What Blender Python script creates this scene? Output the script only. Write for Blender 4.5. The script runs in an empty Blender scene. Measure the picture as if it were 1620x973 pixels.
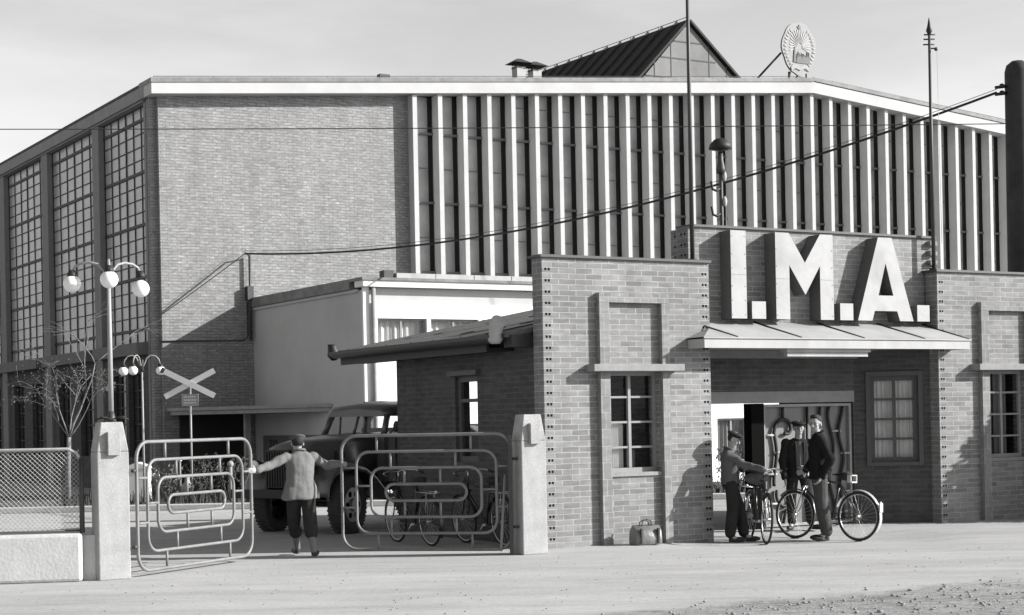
import bpy, math, random
from mathutils import Vector, Matrix, noise
R = math.radians
C = bpy.context.scene.collection
scn = bpy.context.scene

# ------------------------------------------------------------ camera, light, exposure
cam = bpy.data.cameras.new("camera"); camo = bpy.data.objects.new("camera", cam); C.objects.link(camo)
cam.sensor_width = 36; cam.lens = 2687/1620*36; cam.shift_y = 178.5/1620; cam.clip_end = 2000
camo.matrix_world = Matrix.Translation((0, 0, 1.68)) @ Matrix.Rotation(R(90), 4, 'X') @ Matrix.Rotation(R(-1.15), 4, 'Z')
scn.camera = camo
SUN_EL = 24.5
SD = Vector((math.cos(R(SUN_EL))*0.998, math.cos(R(SUN_EL))*-0.055, math.sin(R(SUN_EL)))).normalized()
sl = bpy.data.lights.new("sun", 'SUN'); sl.energy = 5.0; sl.angle = R(0.5); sl.color = (1, 0.99, 0.97)
so = bpy.data.objects.new("sun", sl); C.objects.link(so); so.rotation_euler = SD.to_track_quat('Z', 'Y').to_euler()
w = bpy.data.worlds.new("World"); scn.world = w; w.use_nodes = True
nt = w.node_tree; nt.nodes.clear()
N = nt.nodes.new; K = nt.links.new
sky = N('ShaderNodeTexSky'); sky.sky_type = 'NISHITA'; sky.sun_disc = False
sky.sun_elevation = R(SUN_EL); sky.sun_rotation = R(94); sky.air_density = 1.0; sky.dust_density = 2.0
bw = N('ShaderNodeRGBToBW'); K(sky.outputs[0], bw.inputs[0])
# grey high cloud veil, streaked
tc = N('ShaderNodeTexCoord'); mp = N('ShaderNodeMapping'); mp.inputs['Scale'].default_value = (2.2, 2.2, 9)
mp.inputs['Rotation'].default_value = (0, R(12), 0)
K(tc.outputs['Generated'], mp.inputs[0])
nz = N('ShaderNodeTexNoise'); nz.inputs['Scale'].default_value = 1.6; nz.inputs['Detail'].default_value = 7; nz.inputs['Roughness'].default_value = .55
K(mp.outputs[0], nz.inputs[0])
mr = N('ShaderNodeMapRange'); mr.inputs[1].default_value = .4; mr.inputs[2].default_value = .64; mr.inputs[3].default_value = 0; mr.inputs[4].default_value = 1
K(nz.outputs[0], mr.inputs[0])
mx = N('ShaderNodeMix'); mx.data_type = 'FLOAT'; K(mr.outputs[0], mx.inputs[0])
SKYK = .85
m1 = N('ShaderNodeMath'); m1.operation = 'MULTIPLY_ADD'; m1.inputs[1].default_value = SKYK*.8; m1.inputs[2].default_value = .85; K(bw.outputs[0], m1.inputs[0])
m2 = N('ShaderNodeMath'); m2.operation = 'MULTIPLY_ADD'; m2.inputs[1].default_value = SKYK*.7; m2.inputs[2].default_value = 1.7; K(bw.outputs[0], m2.inputs[0])
K(m1.outputs[0], mx.inputs[2]); K(m2.outputs[0], mx.inputs[3])
sz = N('ShaderNodeSeparateXYZ'); K(tc.outputs['Generated'], sz.inputs[0])
zf = N('ShaderNodeMapRange'); zf.inputs[1].default_value = .12; zf.inputs[2].default_value = .75; zf.inputs[3].default_value = 1; zf.inputs[4].default_value = .33; K(sz.outputs[2], zf.inputs[0])
zm = N('ShaderNodeMath'); zm.operation = 'MULTIPLY'; K(mx.outputs[0], zm.inputs[0]); K(zf.outputs[0], zm.inputs[1])
bg = N('ShaderNodeBackground'); bg.inputs[1].default_value = .15; K(zm.outputs[0], bg.inputs[0])
wo = N('ShaderNodeOutputWorld'); K(bg.outputs[0], wo.inputs[0])
scn.view_settings.view_transform = 'Standard'; scn.view_settings.look = 'None'; scn.view_settings.gamma = 1
scn.view_settings.exposure = .85

# ------------------------------------------------------------ materials
ALB = .85      # reflectances were measured for exposure .6; the whole set is kept in step with the exposure
def mat(name, g, rough=.8, var=0.12, scale=3., bump=0., bscale=40., metal=0., spec=.3, stains=0., streak=None, spk=0.):
    g *= ALB; m = bpy.data.materials.new(name); m.use_nodes = True
    t = m.node_tree; b = t.nodes['Principled BSDF']
    b.inputs['Roughness'].default_value = rough; b.inputs['Metallic'].default_value = metal
    b.inputs['Specular IOR Level'].default_value = spec
    tc = t.nodes.new('ShaderNodeTexCoord')
    src = tc.outputs['Object']
    if streak:
        mp = t.nodes.new('ShaderNodeMapping'); mp.inputs['Scale'].default_value = streak; t.links.new(src, mp.inputs[0]); src2 = mp.outputs[0]
    else: src2 = src
    n = t.nodes.new('ShaderNodeTexNoise'); n.inputs['Scale'].default_value = scale; n.inputs['Detail'].default_value = 8; n.inputs['Roughness'].default_value = .65
    t.links.new(src2, n.inputs[0])
    r = t.nodes.new('ShaderNodeMapRange'); r.inputs[1].default_value = .25; r.inputs[2].default_value = .75
    r.inputs[3].default_value = g*(1-var); r.inputs[4].default_value = g*(1+var)
    t.links.new(n.outputs[0], r.inputs[0]); out = r.outputs[0]
    if stains:
        n2 = t.nodes.new('ShaderNodeTexNoise'); n2.inputs['Scale'].default_value = scale*.35; n2.inputs['Detail'].default_value = 5; t.links.new(src2, n2.inputs[0])
        r2 = t.nodes.new('ShaderNodeMapRange'); r2.inputs[1].default_value = .5; r2.inputs[2].default_value = .72; r2.inputs[3].default_value = 1; r2.inputs[4].default_value = 1-stains
        t.links.new(n2.outputs[0], r2.inputs[0])
        mm = t.nodes.new('ShaderNodeMath'); mm.operation = 'MULTIPLY'; t.links.new(out, mm.inputs[0]); t.links.new(r2.outputs[0], mm.inputs[1]); out = mm.outputs[0]
    if spk:
        n3 = t.nodes.new('ShaderNodeTexNoise'); n3.inputs['Scale'].default_value = bscale; n3.inputs['Detail'].default_value = 2; t.links.new(src, n3.inputs[0])
        r3 = t.nodes.new('ShaderNodeMapRange'); r3.inputs[1].default_value = .3; r3.inputs[2].default_value = .7; r3.inputs[3].default_value = 1-spk; r3.inputs[4].default_value = 1+spk
        t.links.new(n3.outputs[0], r3.inputs[0])
        mm = t.nodes.new('ShaderNodeMath'); mm.operation = 'MULTIPLY'; t.links.new(out, mm.inputs[0]); t.links.new(r3.outputs[0], mm.inputs[1]); out = mm.outputs[0]
    t.links.new(out, b.inputs['Base Color'])
    if bump:
        n4 = t.nodes.new('ShaderNodeTexNoise'); n4.inputs['Scale'].default_value = bscale; n4.inputs['Detail'].default_value = 6; t.links.new(src, n4.inputs[0])
        bp = t.nodes.new('ShaderNodeBump'); bp.inputs['Strength'].default_value = bump; bp.inputs['Distance'].default_value = .02
        t.links.new(n4.outputs[0], bp.inputs['Height']); t.links.new(bp.outputs[0], b.inputs['Normal'])
    return m

def brick(name, c1, c2, mortar, bwid=.265, rowh=.0735, msz=.009, spread=.5, patch=.2, bump=.5, flecks=0.):
    c1 *= ALB; c2 *= ALB; mortar *= ALB; m = bpy.data.materials.new(name); m.use_nodes = True
    t = m.node_tree; b = t.nodes['Principled BSDF']; b.inputs['Roughness'].default_value = .9; b.inputs['Specular IOR Level'].default_value = .2
    L = t.links.new; Nn = t.nodes.new
    uv = Nn('ShaderNodeUVMap')
    nzw = Nn('ShaderNodeTexNoise'); nzw.inputs['Scale'].default_value = 9; nzw.inputs['Detail'].default_value = 2; L(uv.outputs[0], nzw.inputs[0])
    sc = Nn('ShaderNodeVectorMath'); sc.operation = 'SCALE'; sc.inputs['Scale'].default_value = .012; L(nzw.outputs[1], sc.inputs[0])
    ad = Nn('ShaderNodeVectorMath'); ad.operation = 'ADD'; L(uv.outputs[0], ad.inputs[0]); L(sc.outputs[0], ad.inputs[1])
    bt = Nn('ShaderNodeTexBrick'); L(ad.outputs[0], bt.inputs[0])
    bt.inputs['Scale'].default_value = 1; bt.inputs['Brick Width'].default_value = bwid; bt.inputs['Row Height'].default_value = rowh
    bt.inputs['Mortar Size'].default_value = msz; bt.inputs['Mortar Smooth'].default_value = .2; bt.offset = .42
    bt.inputs['Color1'].default_value = (c1,)*3+(1,); bt.inputs['Color2'].default_value = (c2,)*3+(1,); bt.inputs['Mortar'].default_value = (mortar,)*3+(1,)
    mps = Nn('ShaderNodeMapping'); mps.inputs['Scale'].default_value = (2.2, .45, 1); L(uv.outputs[0], mps.inputs[0])
    n1 = Nn('ShaderNodeTexNoise'); n1.inputs['Scale'].default_value = .9; n1.inputs['Detail'].default_value = 7; n1.inputs['Roughness'].default_value = .6; L(mps.outputs[0], n1.inputs[0])
    r1 = Nn('ShaderNodeMapRange'); r1.inputs[1].default_value = .3; r1.inputs[2].default_value = .7; r1.inputs[3].default_value = 1-patch; r1.inputs[4].default_value = 1+patch
    L(n1.outputs[0], r1.inputs[0])
    # per-brick speckle: stretched fine noise
    mp = Nn('ShaderNodeMapping'); mp.inputs['Scale'].default_value = (4, 13, 1); L(uv.outputs[0], mp.inputs[0])
    n2 = Nn('ShaderNodeTexNoise'); n2.inputs['Scale'].default_value = 1.2; n2.inputs['Detail'].default_value = 4; L(mp.outputs[0], n2.inputs[0])
    r2 = Nn('ShaderNodeMapRange'); r2.inputs[1].default_value = .3; r2.inputs[2].default_value = .7; r2.inputs[3].default_value = 1-spread*.5; r2.inputs[4].default_value = 1+spread*.5
    L(n2.outputs[0], r2.inputs[0])
    ma = Nn('ShaderNodeMath'); ma.operation = 'MULTIPLY'; L(r1.outputs[0], ma.inputs[0]); L(r2.outputs[0], ma.inputs[1])
    f = ma.outputs[0]
    if flecks:
        n3 = Nn('ShaderNodeTexNoise'); n3.inputs['Scale'].default_value = 2.4; n3.inputs['Detail'].default_value = 1; L(mp.outputs[0], n3.inputs[0])
        r3 = Nn('ShaderNodeMapRange'); r3.inputs[1].default_value = .62; r3.inputs[2].default_value = .7; r3.inputs[3].default_value = 1; r3.inputs[4].default_value = 1+flecks
        L(n3.outputs[0], r3.inputs[0])
        mb = Nn('ShaderNodeMath'); mb.operation = 'MULTIPLY'; L(f, mb.inputs[0]); L(r3.outputs[0], mb.inputs[1]); f = mb.outputs[0]
    vm = Nn('ShaderNodeVectorMath'); vm.operation = 'SCALE'; L(bt.outputs[0], vm.inputs[0]); L(f, vm.inputs['Scale'])
    L(vm.outputs[0], b.inputs['Base Color'])
    inv = Nn('ShaderNodeMath'); inv.operation = 'MULTIPLY_ADD'; inv.inputs[1].default_value = -1; inv.inputs[2].default_value = 1; L(bt.outputs[1], inv.inputs[0])
    ad2 = Nn('ShaderNodeMath'); ad2.operation = 'MULTIPLY_ADD'; ad2.inputs[1].default_value = .5; L(n2.outputs[0], ad2.inputs[0]); L(inv.outputs[0], ad2.inputs[2])
    bp = Nn('ShaderNodeBump'); bp.inputs['Strength'].default_value = bump; bp.inputs['Distance'].default_value = .012
    L(ad2.outputs[0], bp.inputs['Height']); L(bp.outputs[0], b.inputs['Normal'])
    return m

def glass(name, g, rough=.08, refl=.5, trans=0.):
    m = bpy.data.materials.new(name); m.use_nodes = True
    t = m.node_tree; b = t.nodes['Principled BSDF']; b.inputs['Base Color'].default_value = (g, g, g, 1)
    b.inputs['Roughness'].default_value = rough; b.inputs['Specular IOR Level'].default_value = refl
    n = t.nodes.new('ShaderNodeTexNoise'); n.inputs['Scale'].default_value = 1.3; n.inputs['Detail'].default_value = 3
    tc = t.nodes.new('ShaderNodeTexCoord'); t.links.new(tc.outputs['Object'], n.inputs[0])
    bp = t.nodes.new('ShaderNodeBump'); bp.inputs['Strength'].default_value = .12; bp.inputs['Distance'].default_value = .05
    t.links.new(n.outputs[0], bp.inputs['Height']); t.links.new(bp.outputs[0], b.inputs['Normal'])
    r = t.nodes.new('ShaderNodeMapRange'); r.inputs[1].default_value = .3; r.inputs[2].default_value = .7; r.inputs[3].default_value = g*.8; r.inputs[4].default_value = g*1.2
    n2 = t.nodes.new('ShaderNodeTexNoise'); n2.inputs['Scale'].default_value = 2.2; n2.inputs['Detail'].default_value = 5; t.links.new(tc.outputs['Object'], n2.inputs[0])
    t.links.new(n2.outputs[0], r.inputs[0]); t.links.new(r.outputs[0], b.inputs['Base Color'])
    if trans:
        o = t.nodes['Material Output']; tr = t.nodes.new('ShaderNodeBsdfTransparent'); mx = t.nodes.new('ShaderNodeMixShader'); mx.inputs[0].default_value = trans
        t.links.new(b.outputs[0], mx.inputs[1]); t.links.new(tr.outputs[0], mx.inputs[2]); t.links.new(mx.outputs[0], o.inputs[0])
    return m

M = {}
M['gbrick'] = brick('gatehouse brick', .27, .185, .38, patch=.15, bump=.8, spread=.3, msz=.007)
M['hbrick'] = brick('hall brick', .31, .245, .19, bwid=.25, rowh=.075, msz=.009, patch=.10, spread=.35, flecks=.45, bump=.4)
M['shadebrick'] = brick('shade-toned brick', .10, .075, .115, patch=.15, spread=.35)  # brick darkened: the shade of lodge and porch is put into its colour
M['white'] = mat('white plaster', .82, .85, .05, 2, stains=.1)
M['cream'] = mat('pale concrete', .44, .85, .10, 3, stains=.15, streak=(2, 2, .6))
M['fin'] = mat('fin concrete', .52, .9, .08, 2.5, stains=.08)
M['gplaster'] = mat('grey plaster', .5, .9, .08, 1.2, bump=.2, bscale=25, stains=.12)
M['post'] = mat('post concrete', .38, .9, .16, 5, bump=.18, bscale=45, stains=.18, spk=.08)
M['lowwall'] = mat('rendered low wall', .62, .9, .12, 4, bump=.22, bscale=30, stains=.2, spk=.06)
M['frieze'] = mat('weathered trim', .34, .85, .2, 6, bump=.3, bscale=50)
M['trim'] = mat('brick trim', .20, .9, .15, 7, bump=.4, bscale=40)
M['ledge'] = mat('ledge concrete', .27, .85, .15, 6, bump=.3, bscale=40)
M['roofdark'] = mat('dark roofing', .07, .75, .3, 5, bump=.3, bscale=20)
M['roofcap'] = mat('roof edge tin', .20, .6, .35, 4, bump=.2, bscale=20, stains=.3)
M['canopytin'] = mat('canopy sheet', .38, .55, .12, 3, bump=.1, bscale=12, stains=.2)
M['lodgeroof'] = mat('lodge roofing', .14, .7, .3, 7, bump=.3, bscale=25, streak=(1, 5, 1))
M['black'] = mat('black hole', .008, .95, 0, spec=.02)
M['iron'] = mat('dark iron', .045, .55, .2, 10, spec=.5)
M['iron2'] = mat('black iron', .02, .6, .2, 10, spec=.4)
M['gatepaint'] = mat('grey gate paint', .21, .5, .2, 9, spec=.5, stains=.2)
M['galv'] = mat('galvanised wire', .45, .5, .2, 12, metal=.2)
M['pole'] = mat('lamp pole paint', .32, .5, .1, 6)
M['globe'] = mat('opal globe', .95, .45, .02, 3, spec=.4)
M['hglass'] = glass('fin glazing', .26, .3, .5)
M['hstrip'] = mat('dark bay strip', .015, .8, 0)  # narrow dark strip down one edge of each glazed bay
M['sglass'] = glass('side glazing', .30, .3, .6)
M['wglass'] = glass('window glass', .02, .04, .6, .85)
M['wframe'] = mat('window frame paint', .27, .6, .1, 8)
M['wframed'] = mat('dark window frame', .10, .6, .1, 8)
M['curtain'] = mat('curtain cloth', .85, .95, .1, 4)
M['netcurtain'] = mat('grey curtain', .36, .95, .15, 4)
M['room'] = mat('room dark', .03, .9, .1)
M['letter'] = mat('letter sheet', .40, .6, .10, 4, bump=.15, bscale=9, stains=.22)
M['letterside'] = mat('letter side', .13, .7, .2, 5)
M['sgpanel'] = mat('gate backing sheet', .22, .8, .1, 3)
M['leather'] = mat('bag leather', .15, .35, .35, 9, spec=.6, bump=.3, bscale=30)
M['skin'] = mat('skin', .36, .6, .06, 6)
M['coat'] = mat('tweed coat', .18, .95, .08, 5, bump=.25, bscale=60, spk=.05, spec=.04)
M['sweater'] = mat('knit pullover', .12, .95, .14, 9, bump=.5, bscale=80, spec=.04)
M['darkcloth'] = mat('black jacket cloth', .018, .95, .2, 9, spec=.04)
M['darkcloth2'] = mat('dark jacket cloth', .03, .95, .2, 9, spec=.04)
M['trouser'] = mat('dark trousers', .035, .95, .25, 6, bump=.3, bscale=30, spec=.04)
M['trouser2'] = mat('grey trousers', .075, .95, .3, 6, bump=.3, bscale=30, spec=.04)
M['shirt'] = mat('shirt cloth', .13, .9, .15, 6, spec=.04)
M['sock'] = mat('wool sock', .16, .95, .1, 8)
M['shoe'] = mat('shoe leather', .03, .5, .2, 8)
M['cap'] = mat('cloth cap', .10, .95, .2, 9, bump=.4, bscale=70, spec=.04)
M['hair'] = mat('dark hair', .02, .7, .3, 30, bump=.6, bscale=90)
M['rubber'] = mat('tyre rubber', .035, .85, .3, 12, stains=.2)
M['trubber'] = mat('truck tyre rubber', .06, .9, .25, 8, stains=.2)
M['chrome'] = mat('worn chrome', .6, .3, .1, 9, metal=.9)
M['bikepaint'] = mat('black enamel', .02, .3, .2, 5, spec=.6)
M['bikelight'] = mat('light mudguard enamel', .5, .35, .1, 5, spec=.6)
M['truck'] = mat('truck paint', .10, .28, .22, 3, spec=.6, stains=.2)
M['truckd'] = mat('truck dark parts', .03, .6, .2, 5)
M['tglass'] = glass('truck glass', .10, .06, .9, .85)
M['wood'] = mat('truck planks', .14, .85, .3, 4, streak=(.6, 6, 6))
M['bark'] = mat('pale bark', .22, .9, .35, 12, bump=.4, bscale=30)
M['leafpale'] = mat('dry leaves', .11, .8, .3, 20)
M['leafdark'] = mat('shrub leaves', .05, .8, .35, 20)
M['needle'] = mat('conifer needles', .05, .8, .3, 20)
M['flower'] = mat('white petals', .75, .8, .1, 20)
M['signwhite'] = mat('sign enamel', .72, .5, .08, 6)
M['signgrey'] = mat('sign plate', .30, .6, .3, 14)
M['signred'] = mat('sign arm tips', .07, .5, .2, 6)
M['emblem'] = mat('emblem sheet', .24, .5, .12, 5)
M['emblemlight'] = mat('emblem rays', .40, .5, .08, 5)
M['emblemmid'] = mat('emblem wheat', .28, .5, .2, 14)
M['emblemdark'] = mat('emblem relief', .13, .6, .15, 8)
M['stone'] = mat('kerb stone', .55, .9, .12, 5, bump=.3, bscale=30)
M['monpanel'] = mat('monitor gable sheet', .23, .8, .14, 2, stains=.2)
M['board'] = mat('notice board', .13, .8, .15, 5)
M['boardtext'] = mat('board lettering', .03, .8, .1, 5)
M['signwriting'] = mat('plate lettering', .65, .8, .1, 5)

# ground: dry dirt with streaks and one rougher gravelly zone
def ground_mat():
    m = mat('dry earth', .44, .95, .08, .5, spk=.07, bscale=22, stains=.1)
    t = m.node_tree; b = t.nodes['Principled BSDF']; L = t.links.new; Nn = t.nodes.new
    old = b.inputs['Base Color'].links[0].from_socket
    tc = Nn('ShaderNodeTexCoord'); sx = Nn('ShaderNodeSeparateXYZ'); L(tc.outputs['Object'], sx.inputs[0])
    # mask: y < 14.57 + (x-.48)*.52  (edge of the loose gravel)
    a = Nn('ShaderNodeMath'); a.operation = 'MULTIPLY_ADD'; a.inputs[1].default_value = .52; a.inputs[2].default_value = 14.32; L(sx.outputs[0], a.inputs[0])
    s = Nn('ShaderNodeMath'); s.operation = 'SUBTRACT'; L(a.outputs[0], s.inputs[0]); L(sx.outputs[1], s.inputs[1])
    n = Nn('ShaderNodeTexNoise'); n.inputs['Scale'].default_value = 1.6; n.inputs['Detail'].default_value = 8; L(tc.outputs['Object'], n.inputs[0])
    n_ = Nn('ShaderNodeMath'); n_.operation = 'MULTIPLY_ADD'; n_.inputs[1].default_value = 1.8; n_.inputs[2].default_value = -.9; L(n.outputs[0], n_.inputs[0])
    s2 = Nn('ShaderNodeMath'); s2.operation = 'ADD'; L(s.outputs[0], s2.inputs[0]); L(n_.outputs[0], s2.inputs[1])
    r = Nn('ShaderNodeMapRange'); r.inputs[1].default_value = -.1; r.inputs[2].default_value = .35; L(s2.outputs[0], r.inputs[0])
    mp = Nn('ShaderNodeMapping'); mp.inputs['Scale'].default_value = (.9, 3.2, 1); L(tc.outputs['Object'], mp.inputs[0])
    g = Nn('ShaderNodeTexNoise'); g.inputs['Scale'].default_value = 3.5; g.inputs['Detail'].default_value = 9; g.inputs['Roughness'].default_value = .75; L(mp.outputs[0], g.inputs[0])
    gr = Nn('ShaderNodeMapRange'); gr.inputs[1].default_value = .35; gr.inputs[2].default_value = .62; gr.inputs[3].default_value = .42; gr.inputs[4].default_value = .95; L(g.outputs[0], gr.inputs[0])
    mx = Nn('ShaderNodeMix'); mx.data_type = 'FLOAT'; mx.inputs[2].default_value = 1; L(r.outputs[0], mx.inputs[0]); L(gr.outputs[0], mx.inputs[3])
    # faint dark cracks and wheel marks running along the frontage
    mp2 = Nn('ShaderNodeMapping'); mp2.inputs['Scale'].default_value = (.6, 2.0, 1); mp2.inputs['Rotation'].default_value = (0, 0, R(-5)); L(tc.outputs['Object'], mp2.inputs[0])
    g2 = Nn('ShaderNodeTexNoise'); g2.inputs['Scale'].default_value = 2.2; g2.inputs['Detail'].default_value = 10; g2.inputs['Roughness'].default_value = .7; L(mp2.outputs[0], g2.inputs[0])
    r4 = Nn('ShaderNodeMapRange'); r4.inputs[1].default_value = .28; r4.inputs[2].default_value = .62; r4.inputs[3].default_value = .86; r4.inputs[4].default_value = 1.05; L(g2.outputs[0], r4.inputs[0])
    q = Nn('ShaderNodeMath'); q.operation = 'MULTIPLY'; L(mx.outputs[0], q.inputs[0]); L(r4.outputs[0], q.inputs[1])
    q2 = Nn('ShaderNodeMath'); q2.operation = 'MULTIPLY'; L(q.outputs[0], q2.inputs[0]); L(old, q2.inputs[1])
    vo = Nn('ShaderNodeTexNoise'); vo.inputs['Scale'].default_value = 5.5; vo.inputs['Detail'].default_value = 12; vo.inputs['Roughness'].default_value = .8; vo.inputs['Distortion'].default_value = 1.2
    mp3 = Nn('ShaderNodeMapping'); mp3.inputs['Scale'].default_value = (.5, 1.3, 1); L(tc.outputs['Object'], mp3.inputs[0]); L(mp3.outputs[0], vo.inputs[0])
    r5 = Nn('ShaderNodeMapRange'); r5.inputs[1].default_value = .62; r5.inputs[2].default_value = .74; r5.inputs[3].default_value = 1; r5.inputs[4].default_value = .72; L(vo.outputs[0], r5.inputs[0])
    q3 = Nn('ShaderNodeMath'); q3.operation = 'MULTIPLY'; L(q2.outputs[0], q3.inputs[0]); L(r5.outputs[0], q3.inputs[1])
    mp4 = Nn('ShaderNodeMapping'); mp4.inputs['Scale'].default_value = (.10, 1.1, 1); mp4.inputs['Rotation'].default_value = (0, 0, R(4)); L(tc.outputs['Object'], mp4.inputs[0])
    ru = Nn('ShaderNodeTexNoise'); ru.inputs['Scale'].default_value = 1.5; ru.inputs['Detail'].default_value = 3; ru.inputs['Distortion'].default_value = .4; L(mp4.outputs[0], ru.inputs[0])
    r6 = Nn('ShaderNodeMapRange'); r6.inputs[1].default_value = .35; r6.inputs[2].default_value = .65; r6.inputs[3].default_value = .90; r6.inputs[4].default_value = 1.05; L(ru.outputs[0], r6.inputs[0])
    q4 = Nn('ShaderNodeMath'); q4.operation = 'MULTIPLY'; L(q3.outputs[0], q4.inputs[0]); L(r6.outputs[0], q4.inputs[1])
    L(q4.outputs[0], b.inputs['Base Color'])
    n5 = Nn('ShaderNodeTexNoise'); n5.inputs['Scale'].default_value = 9; n5.inputs['Detail'].default_value = 8; n5.inputs['Roughness'].default_value = .7; L(tc.outputs['Object'], n5.inputs[0])
    bs = Nn('ShaderNodeMath'); bs.operation = 'MULTIPLY_ADD'; bs.inputs[1].default_value = .5; bs.inputs[2].default_value = .16; L(r.outputs[0], bs.inputs[0])
    bp = Nn('ShaderNodeBump'); bp.inputs['Distance'].default_value = .05; L(bs.outputs[0], bp.inputs['Strength']); L(n5.outputs[0], bp.inputs['Height']); L(bp.outputs[0], b.inputs['Normal'])
    return m
M['ground'] = ground_mat()

# ------------------------------------------------------------ mesh builder
class MB:
    def __init__(s): s.v = []; s.f = []; s.m = []; s.cur = 0; s.sm = []; s.smooth = False
    def face(s, idx): s.f.append(tuple(idx)); s.m.append(s.cur); s.sm.append(s.smooth)
    def add(s, vs): i = len(s.v); s.v += [tuple(p) for p in vs]; return i
    def quad(s, a, b, c, d): i = s.add([a, b, c, d]); s.face((i, i+1, i+2, i+3))
    def box(s, x0, x1, y0, y1, z0, z1):
        if x0 > x1: x0, x1 = x1, x0
        if y0 > y1: y0, y1 = y1, y0
        if z0 > z1: z0, z1 = z1, z0
        i = s.add([(x0,y0,z0),(x1,y0,z0),(x1,y1,z0),(x0,y1,z0),(x0,y0,z1),(x1,y0,z1),(x1,y1,z1),(x0,y1,z1)])
        for q in ((0,3,2,1),(4,5,6,7),(0,1,5,4),(1,2,6,5),(2,3,7,6),(3,0,4,7)): s.face([i+k for k in q])
        return s
    def hexa(s, p):   # 8 points like box order
        i = s.add(p)
        for q in ((0,3,2,1),(4,5,6,7),(0,1,5,4),(1,2,6,5),(2,3,7,6),(3,0,4,7)): s.face([i+k for k in q])
        return s
    def prism(s, poly, axis, a, b):   # poly in the other two coords (cyclic order), extruded on axis from a to b
        def P(p, t):
            if axis == 'x': return (t, p[0], p[1])
            if axis == 'y': return (p[0], t, p[1])
            return (p[0], p[1], t)
        n = len(poly); i = s.add([P(p, a) for p in poly]+[P(p, b) for p in poly])
        s.face([i+k for k in range(n)]); s.face([i+n+k for k in reversed(range(n))])
        for k in range(n): s.face((i+(k+1)%n, i+k, i+n+k, i+n+(k+1)%n))
        return s
    def tube(s, pts, r, n=8, closed=False, caps=True, smooth=True):
        pts = [Vector(p) for p in pts]; rr = r if isinstance(r, (list, tuple)) else [r]*len(pts)
        old = s.smooth; s.smooth = smooth
        m = len(pts); rings = []; up = None
        for k, p in enumerate(pts):
            if closed: t = pts[(k+1) % m]-pts[(k-1) % m]
            else: t = pts[min(k+1, m-1)]-pts[max(k-1, 0)]
            t = t.normalized() if t.length > 1e-9 else Vector((0,0,1))
            if up is None:
                up = Vector((0,0,1)) if abs(t.z) < .9 else Vector((0,1,0))
            sd = t.cross(up)
            if sd.length < 1e-4: sd = t.orthogonal()
            sd.normalize(); up = sd.cross(t).normalized()
            rings.append(s.add([p+(sd*math.cos(2*math.pi*j/n)+up*math.sin(2*math.pi*j/n))*rr[k] for j in range(n)]))
        for k in range(m if closed else m-1):
            a = rings[k]; b = rings[(k+1) % m]
            for j in range(n): s.face((a+j, b+j, b+(j+1)%n, a+(j+1)%n))
        if caps and not closed:
            s.smooth = False
            s.face([rings[0]+j for j in range(n)]); s.face([rings[-1]+j for j in reversed(range(n))])
        s.smooth = old; return s
    def ell(s, c, r, nu=12, nv=8, rot=None):
        c = Vector(c); r = r if isinstance(r, (list, tuple)) else (r, r, r)
        old = s.smooth; s.smooth = True
        rings = []
        def T(x, y, z):
            p = Vector((x*r[0], y*r[1], z*r[2]))
            if rot is not None: p = rot @ p
            return c+p
        top = s.add([T(0,0,1)]); bot = s.add([T(0,0,-1)])
        for k in range(1, nv):
            a = math.pi*k/nv
            rings.append(s.add([T(math.sin(a)*math.cos(2*math.pi*j/nu), math.sin(a)*math.sin(2*math.pi*j/nu), math.cos(a)) for j in range(nu)]))
        for j in range(nu):
            s.face((top, rings[0]+j, rings[0]+(j+1)%nu)); s.face((bot, rings[-1]+(j+1)%nu, rings[-1]+j))
        for k in range(len(rings)-1):
            for j in range(nu): s.face((rings[k]+j, rings[k+1]+j, rings[k+1]+(j+1)%nu, rings[k]+(j+1)%nu))
        s.smooth = old; return s
    def capsule(s, a, b, ra, rb, n=12, m=5):    # tapered limb with rounded ends
        a = Vector(a); b = Vector(b); d = (b-a); L = d.length
        d = d.normalized() if L > 1e-6 else Vector((0,0,1)); pts = []; rr = []
        for k in range(m): t = math.pi/2*k/(m); pts.append(a-d*ra*math.cos(t)); rr.append(max(ra*math.sin(t), .0008))
        pts.append(a); rr.append(ra); pts.append(b); rr.append(rb)
        for k in range(m-1, -1, -1): t = math.pi/2*k/(m); pts.append(b+d*rb*math.cos(t)); rr.append(max(rb*math.sin(t), .0008))
        return s.tube(pts, rr, n)
    def loft(s, rings, n=16, caps=True):     # ring = (center, ax vector, ay vector)
        old = s.smooth; s.smooth = True; ids = []
        for c, ax, ay in rings:
            c = Vector(c); ax = Vector(ax); ay = Vector(ay)
            ids.append(s.add([c+ax*math.cos(2*math.pi*j/n)+ay*math.sin(2*math.pi*j/n) for j in range(n)]))
        for k in range(len(ids)-1):
            for j in range(n): s.face((ids[k]+j, ids[k]+(j+1)%n, ids[k+1]+(j+1)%n, ids[k+1]+j))
        if caps: s.face([ids[0]+j for j in reversed(range(n))]); s.face([ids[-1]+j for j in range(n)])
        s.smooth = old; return s
    def wall(s, u0, u1, z0, z1, v0, v1, holes=(), axis='y'):   # wall in the u-z plane with real openings, thickness v0..v1
        us = sorted({u0, u1} | {min(max(h[k], u0), u1) for h in holes for k in (0, 1)}); zs = sorted({z0, z1} | {min(max(h[k], z0), z1) for h in holes for k in (2, 3)})
        def P(u, v, z): return (u, v, z) if axis == 'y' else (v, u, z)
        def solid(i, j):
            if i < 0 or j < 0 or i >= len(us)-1 or j >= len(zs)-1: return False
            cu = (us[i]+us[i+1])/2; cz = (zs[j]+zs[j+1])/2
            return not any(h[0] < cu < h[1] and h[2] < cz < h[3] for h in holes)
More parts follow.
